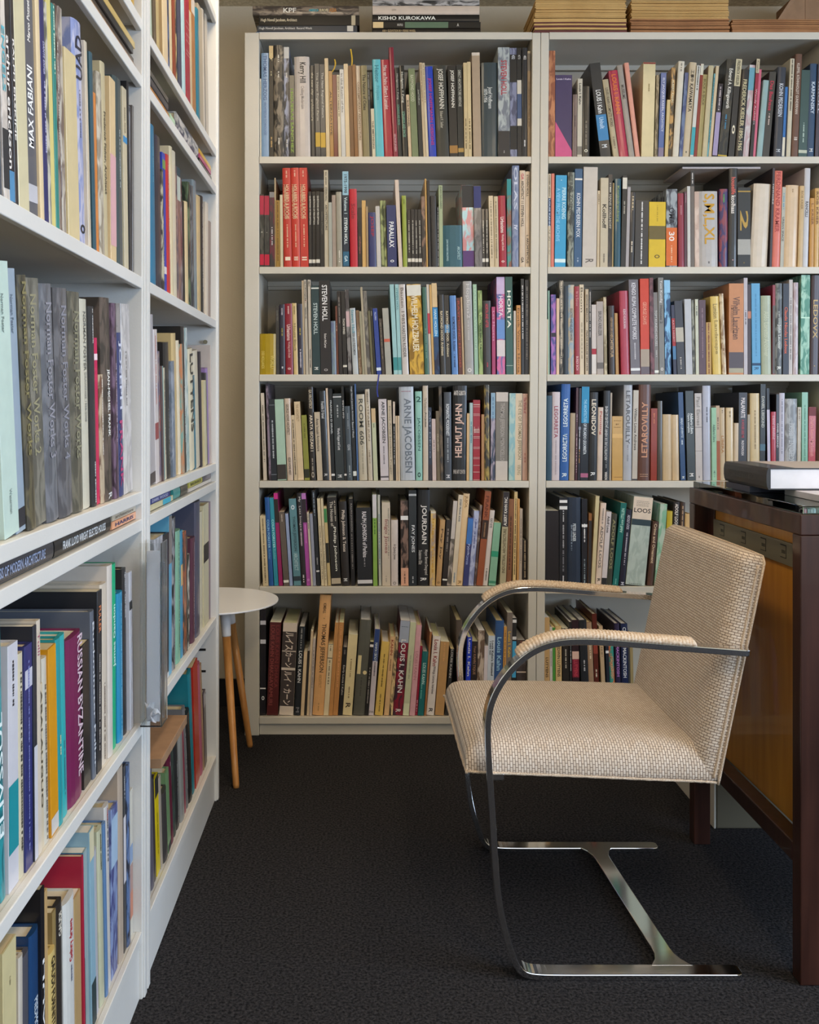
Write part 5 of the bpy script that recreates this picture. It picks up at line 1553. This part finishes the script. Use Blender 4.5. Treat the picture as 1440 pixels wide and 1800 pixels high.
for yc in (1.985, 2.085, 2.195, 2.325):
    o = MB(); y = yc-DYN; xx = DXP-.0064-DX
    for (a, b, c, d_) in ((-.014, .014, .815, .8175), (-.014, -.0115, .790, .8175), (-.014, .014, .790, .7915)):
        o.box(xx, xx+.001, y+a, y+b, c, d_)
    for q in (-.006, 0, .006): o.box(xx, xx+.001, y+q-.0014, y+q+.0014, .799, .806)
    so_ = o.build('socket', M_BLACK, sk)
gl = MB().box(.008, DXR-DX-.008, .008, DYF-DYN-.006, .8955, .9105).build('glass_top', M_GLASS, D, bevel=.0015)
# desk books
def flat_book(name_label, x0, x1, y0, y1, z0, z1, col, coverc, spine_text=None, ang=0., cat='book', hard=True, nm='book'):
    """lies with its spine towards -x"""
    w = z1-z0; h = y1-y0; pr = [[spine_text, '4a4a4a', h*.22, h*.92, None, 'u']] if spine_text else []
    cv, pg, pt = make_book(w, h, x1-x0, col, None, pr, hard, page='e8e6ea', gain=1.0)
    # local x->-z? choose: local z (height) -> -Y so that text reads towards the viewer, y (depth) -> +X, x -> ...
    R = Matrix(((0, 1, 0, 0), (0, 0, 1, 0), (1, 0, 0, 0), (0, 0, 0, 1)))
    Mx = Matrix.Translation((x0, y0, (z0+z1)/2)) @ Matrix.Rotation(ang, 4, 'Z') @ R
    t = empty(nm, label=name_label, cat=cat); t.matrix_world = Mx
    c = cv.build('cover', [M_COVER], t); pg.build('page_block', [M_PAGE], t)
    if pt.v: pt.build('lettering', [M_PRINT], t)
    return t, Mx
flat_book('white booklet lying on the glass desk top under the black book', .905, 1.17, 1.875, 2.08, .911, .9245, 'c8c4cc', None, hard=False, nm='booklet', cat='booklet')
tb, Mx = flat_book('thick black book with blind-stamped spine lying on the glass desk top', .845, 1.13, 2.03, 2.285, .9255, .9715, '2b2a2b', None, 'VICTOR BOURGEOIS 1897-1962', ang=-.02)
cvp = MB().box(.9715-.9255-.0232, .9715-.9255-.0228, .06, .284, .001, .254).build('cover_sheet', mat('pale_cover_board', lin('b8aca8'), .4), tb)
t = empty('magazine', (1.0, 2.1, .9105), label='dark blue magazine holding up the black book on the desk', cat='magazine')
MB().box(-.15, .12, .03, .17, .0006, .0145).build('cover', mat('navy_cover', lin('2c3044'), .4), t)

# ribbon bookmarks and loose magazines on the back shelves
def ribbon(label, pts, c):
    P = [((px-CX)/SPB, YF+.010+dy, EYE-(py-CY)/SPB) for px, py, dy in pts]
    Q = catmull([Vector(p) for p in P], 8); mb = MB()
    for q in Q: mb.v += [(q.x-.0022, q.y, q.z), (q.x+.0022, q.y, q.z), (q.x+.0022, q.y+.0006, q.z), (q.x-.0022, q.y+.0006, q.z)]
    for i in range(len(Q)-1):
        for j in range(4): j2 = (j+1) % 4; mb.f.append((4*i+j, 4*i+j2, 4*i+4+j2, 4*i+4+j)); mb.m.append(0)
    t = empty('ribbon_bookmark', label=label, cat='bookmark'); mb.build('ribbon', mat('ribbon_'+c, lin(c), .5), t)
ribbon('yellow ribbon bookmark curling over a light brown book, top shelf', [(583, 124, .02), (588, 116, .018), (589.5, 108, .018), (588, 101, .018)], 'c8a020')
ribbon('longer yellow ribbon bookmark standing above a brown book, top shelf', [(618.5, 113, .02), (619, 102, .018), (618, 92, .018), (616.5, 83, .018)], 'd0a818')
ribbon('blue ribbon bookmark hanging from the third shelf over the fourth', [(667.5, 657.5, -.008), (666, 660, -.0125), (664.5, 671, -.0135), (663, 685, -.0132), (664.5, 698, -.013)], '2c3a94')
t = empty('magazine', label='white magazine lying across the tall books on the second shelf', cat='magazine')
zt_ = 1.567+.001+max([b['h']*math.cos(math.atan(b['lean'])) for b in BOOKS['B2'] if (1203-CX)/SPB < (b['u0']+b['u1'])/2+b['lean']*b['h'] < (1341-CX)/SPB])+.003
MB().box((1203-CX)/SPB, (1341-CX)/SPB, YF+.03, YF+.24, zt_, zt_+.006).build('paper_block', mat('magazine_paper', lin('d8cac4'), .5), t)

# white cabinet under the desk
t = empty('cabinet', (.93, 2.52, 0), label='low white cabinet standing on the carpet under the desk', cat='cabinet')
MB().box(-.012, .36, .0, .35, 0, .20).build('body', mat('shaded_cabinet_enamel', lin('5e5848'), .5), t, bevel=.004)  # white body darkened: the shade under the desk is in its colour
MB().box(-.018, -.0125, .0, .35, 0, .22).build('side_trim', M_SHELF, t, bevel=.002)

# ------------------------------------------------------------------ acrylic holders and box on the side wall
def holder(label, y0, y1, z0, z1, x0, x1, paper=True):
    t = empty('brochure_holder', (x0, y0, z0), label=label, cat='holder')
    w = .0022; W_, H_, Dp = y1-y0, z1-z0, x1-x0
    MB().box(Dp-w, Dp, 0, W_, 0, H_).box(0, Dp-w, 0, w, 0, H_).box(0, Dp-w, W_-w, W_, 0, H_).box(0, Dp-w, w, W_-w, 0, w).build('acrylic_shell', M_FILM, t, bevel=.0005)
    if paper:
        mb = MB().box(.008, .031, .020, .0225, .004, H_*.95); mb.build('paper_sheet', mat('white_paper', lin('d0d0d8'), .8), t)
        MB().box(.004, .036, .034, .036, .006, H_*.88).build('paper_sheet', mat('grey_paper', lin('8c9098'), .8), t)
    return t
h1 = holder('clear acrylic holder with papers fixed to the bookcase upright', 1.750, 1.800, .520, .853, XL+.0055, XL+.045)
mbp = MB(); rp = random.Random(5)
cen = [(.020, .014, .012), (.026, .010, .022), (.016, .012, .034)]
for c in cen:
    i = len(mbp.v); nn = 9
    mbp.v.append(c)
    for k in range(nn): a = 2*math.pi*k/nn; mbp.v.append((c[0]+.011*math.cos(a)*rp.uniform(.6, 1), c[1]+.007*math.sin(a)*rp.uniform(.6, 1.1), c[2]+rp.uniform(-.008, .014)))
    for k in range(nn): mbp.f.append((i, i+1+k, i+1+(k+1) % nn)); mbp.m.append(0)
mbp.build('crumpled_paper', mat('crumpled_white', lin('dcdce4'), .7), h1)
# kraft box lying on the books of the far bottom shelf
t = empty('cardboard_box', (0, 0, 0), label='flat brown cardboard box lying on the books, far bottom shelf', cat='box')
zb = .128+max(b['h'] for b in BOOKS['L9'] if b['u0'] < 2.13)
MB().box(XL-.24, XL+.022, 1.860, 2.125, zb, zb+.019).build('box_lid', M_KRAFT, t, bevel=.001)
# patterned tin in front of the near bottom shelf books
t = empty('tin', (XL-.002+.0, 1.085, .128), label='round tin with blue and white diamond pattern, near bottom shelf', cat='tin')
M_TIN = mat('diamond_pattern', rough=.3)
_uv = N(M_TIN, 'ShaderNodeTexCoord'); _mp = N(M_TIN, 'ShaderNodeMapping'); _mp.inputs['Rotation'].default_value = (math.radians(45), 0, 0); L(M_TIN, _uv.outputs['Object'], _mp.inputs[0])
_ck = N(M_TIN, 'ShaderNodeTexChecker', _Scale=90.0); _ck.inputs[1].default_value = (*lin('3070b0'), 1); _ck.inputs[2].default_value = (*lin('d8dce0'), 1); L(M_TIN, _mp.outputs[0], _ck.inputs[0]); L(M_TIN, _ck.outputs[0], bsdf(M_TIN).inputs['Base Color'])
t.location = (XL-.036, 1.082, .1278)
mb = MB(); n = 32; r = .03
pr = [(0, 0), (r, 0), (r, .062), (r-.002, .064), (r-.004, .062), (r-.004, .004), (0, .004)]
for (q, z) in pr:
    for k in range(n): a = 2*math.pi*k/n; mb.v.append((q*math.cos(a), q*math.sin(a), z))
for j in range(len(pr)-1):
    for k in range(n):
        k2 = (k+1) % n; mb.f.append((j*n+k, j*n+k2, (j+1)*n+k2, (j+1)*n+k)); mb.m.append(0 if j < 2 else 1)
mb.build('tin_body', [M_TIN, mat('orange_lining', lin('b85a30'), .4)], t)
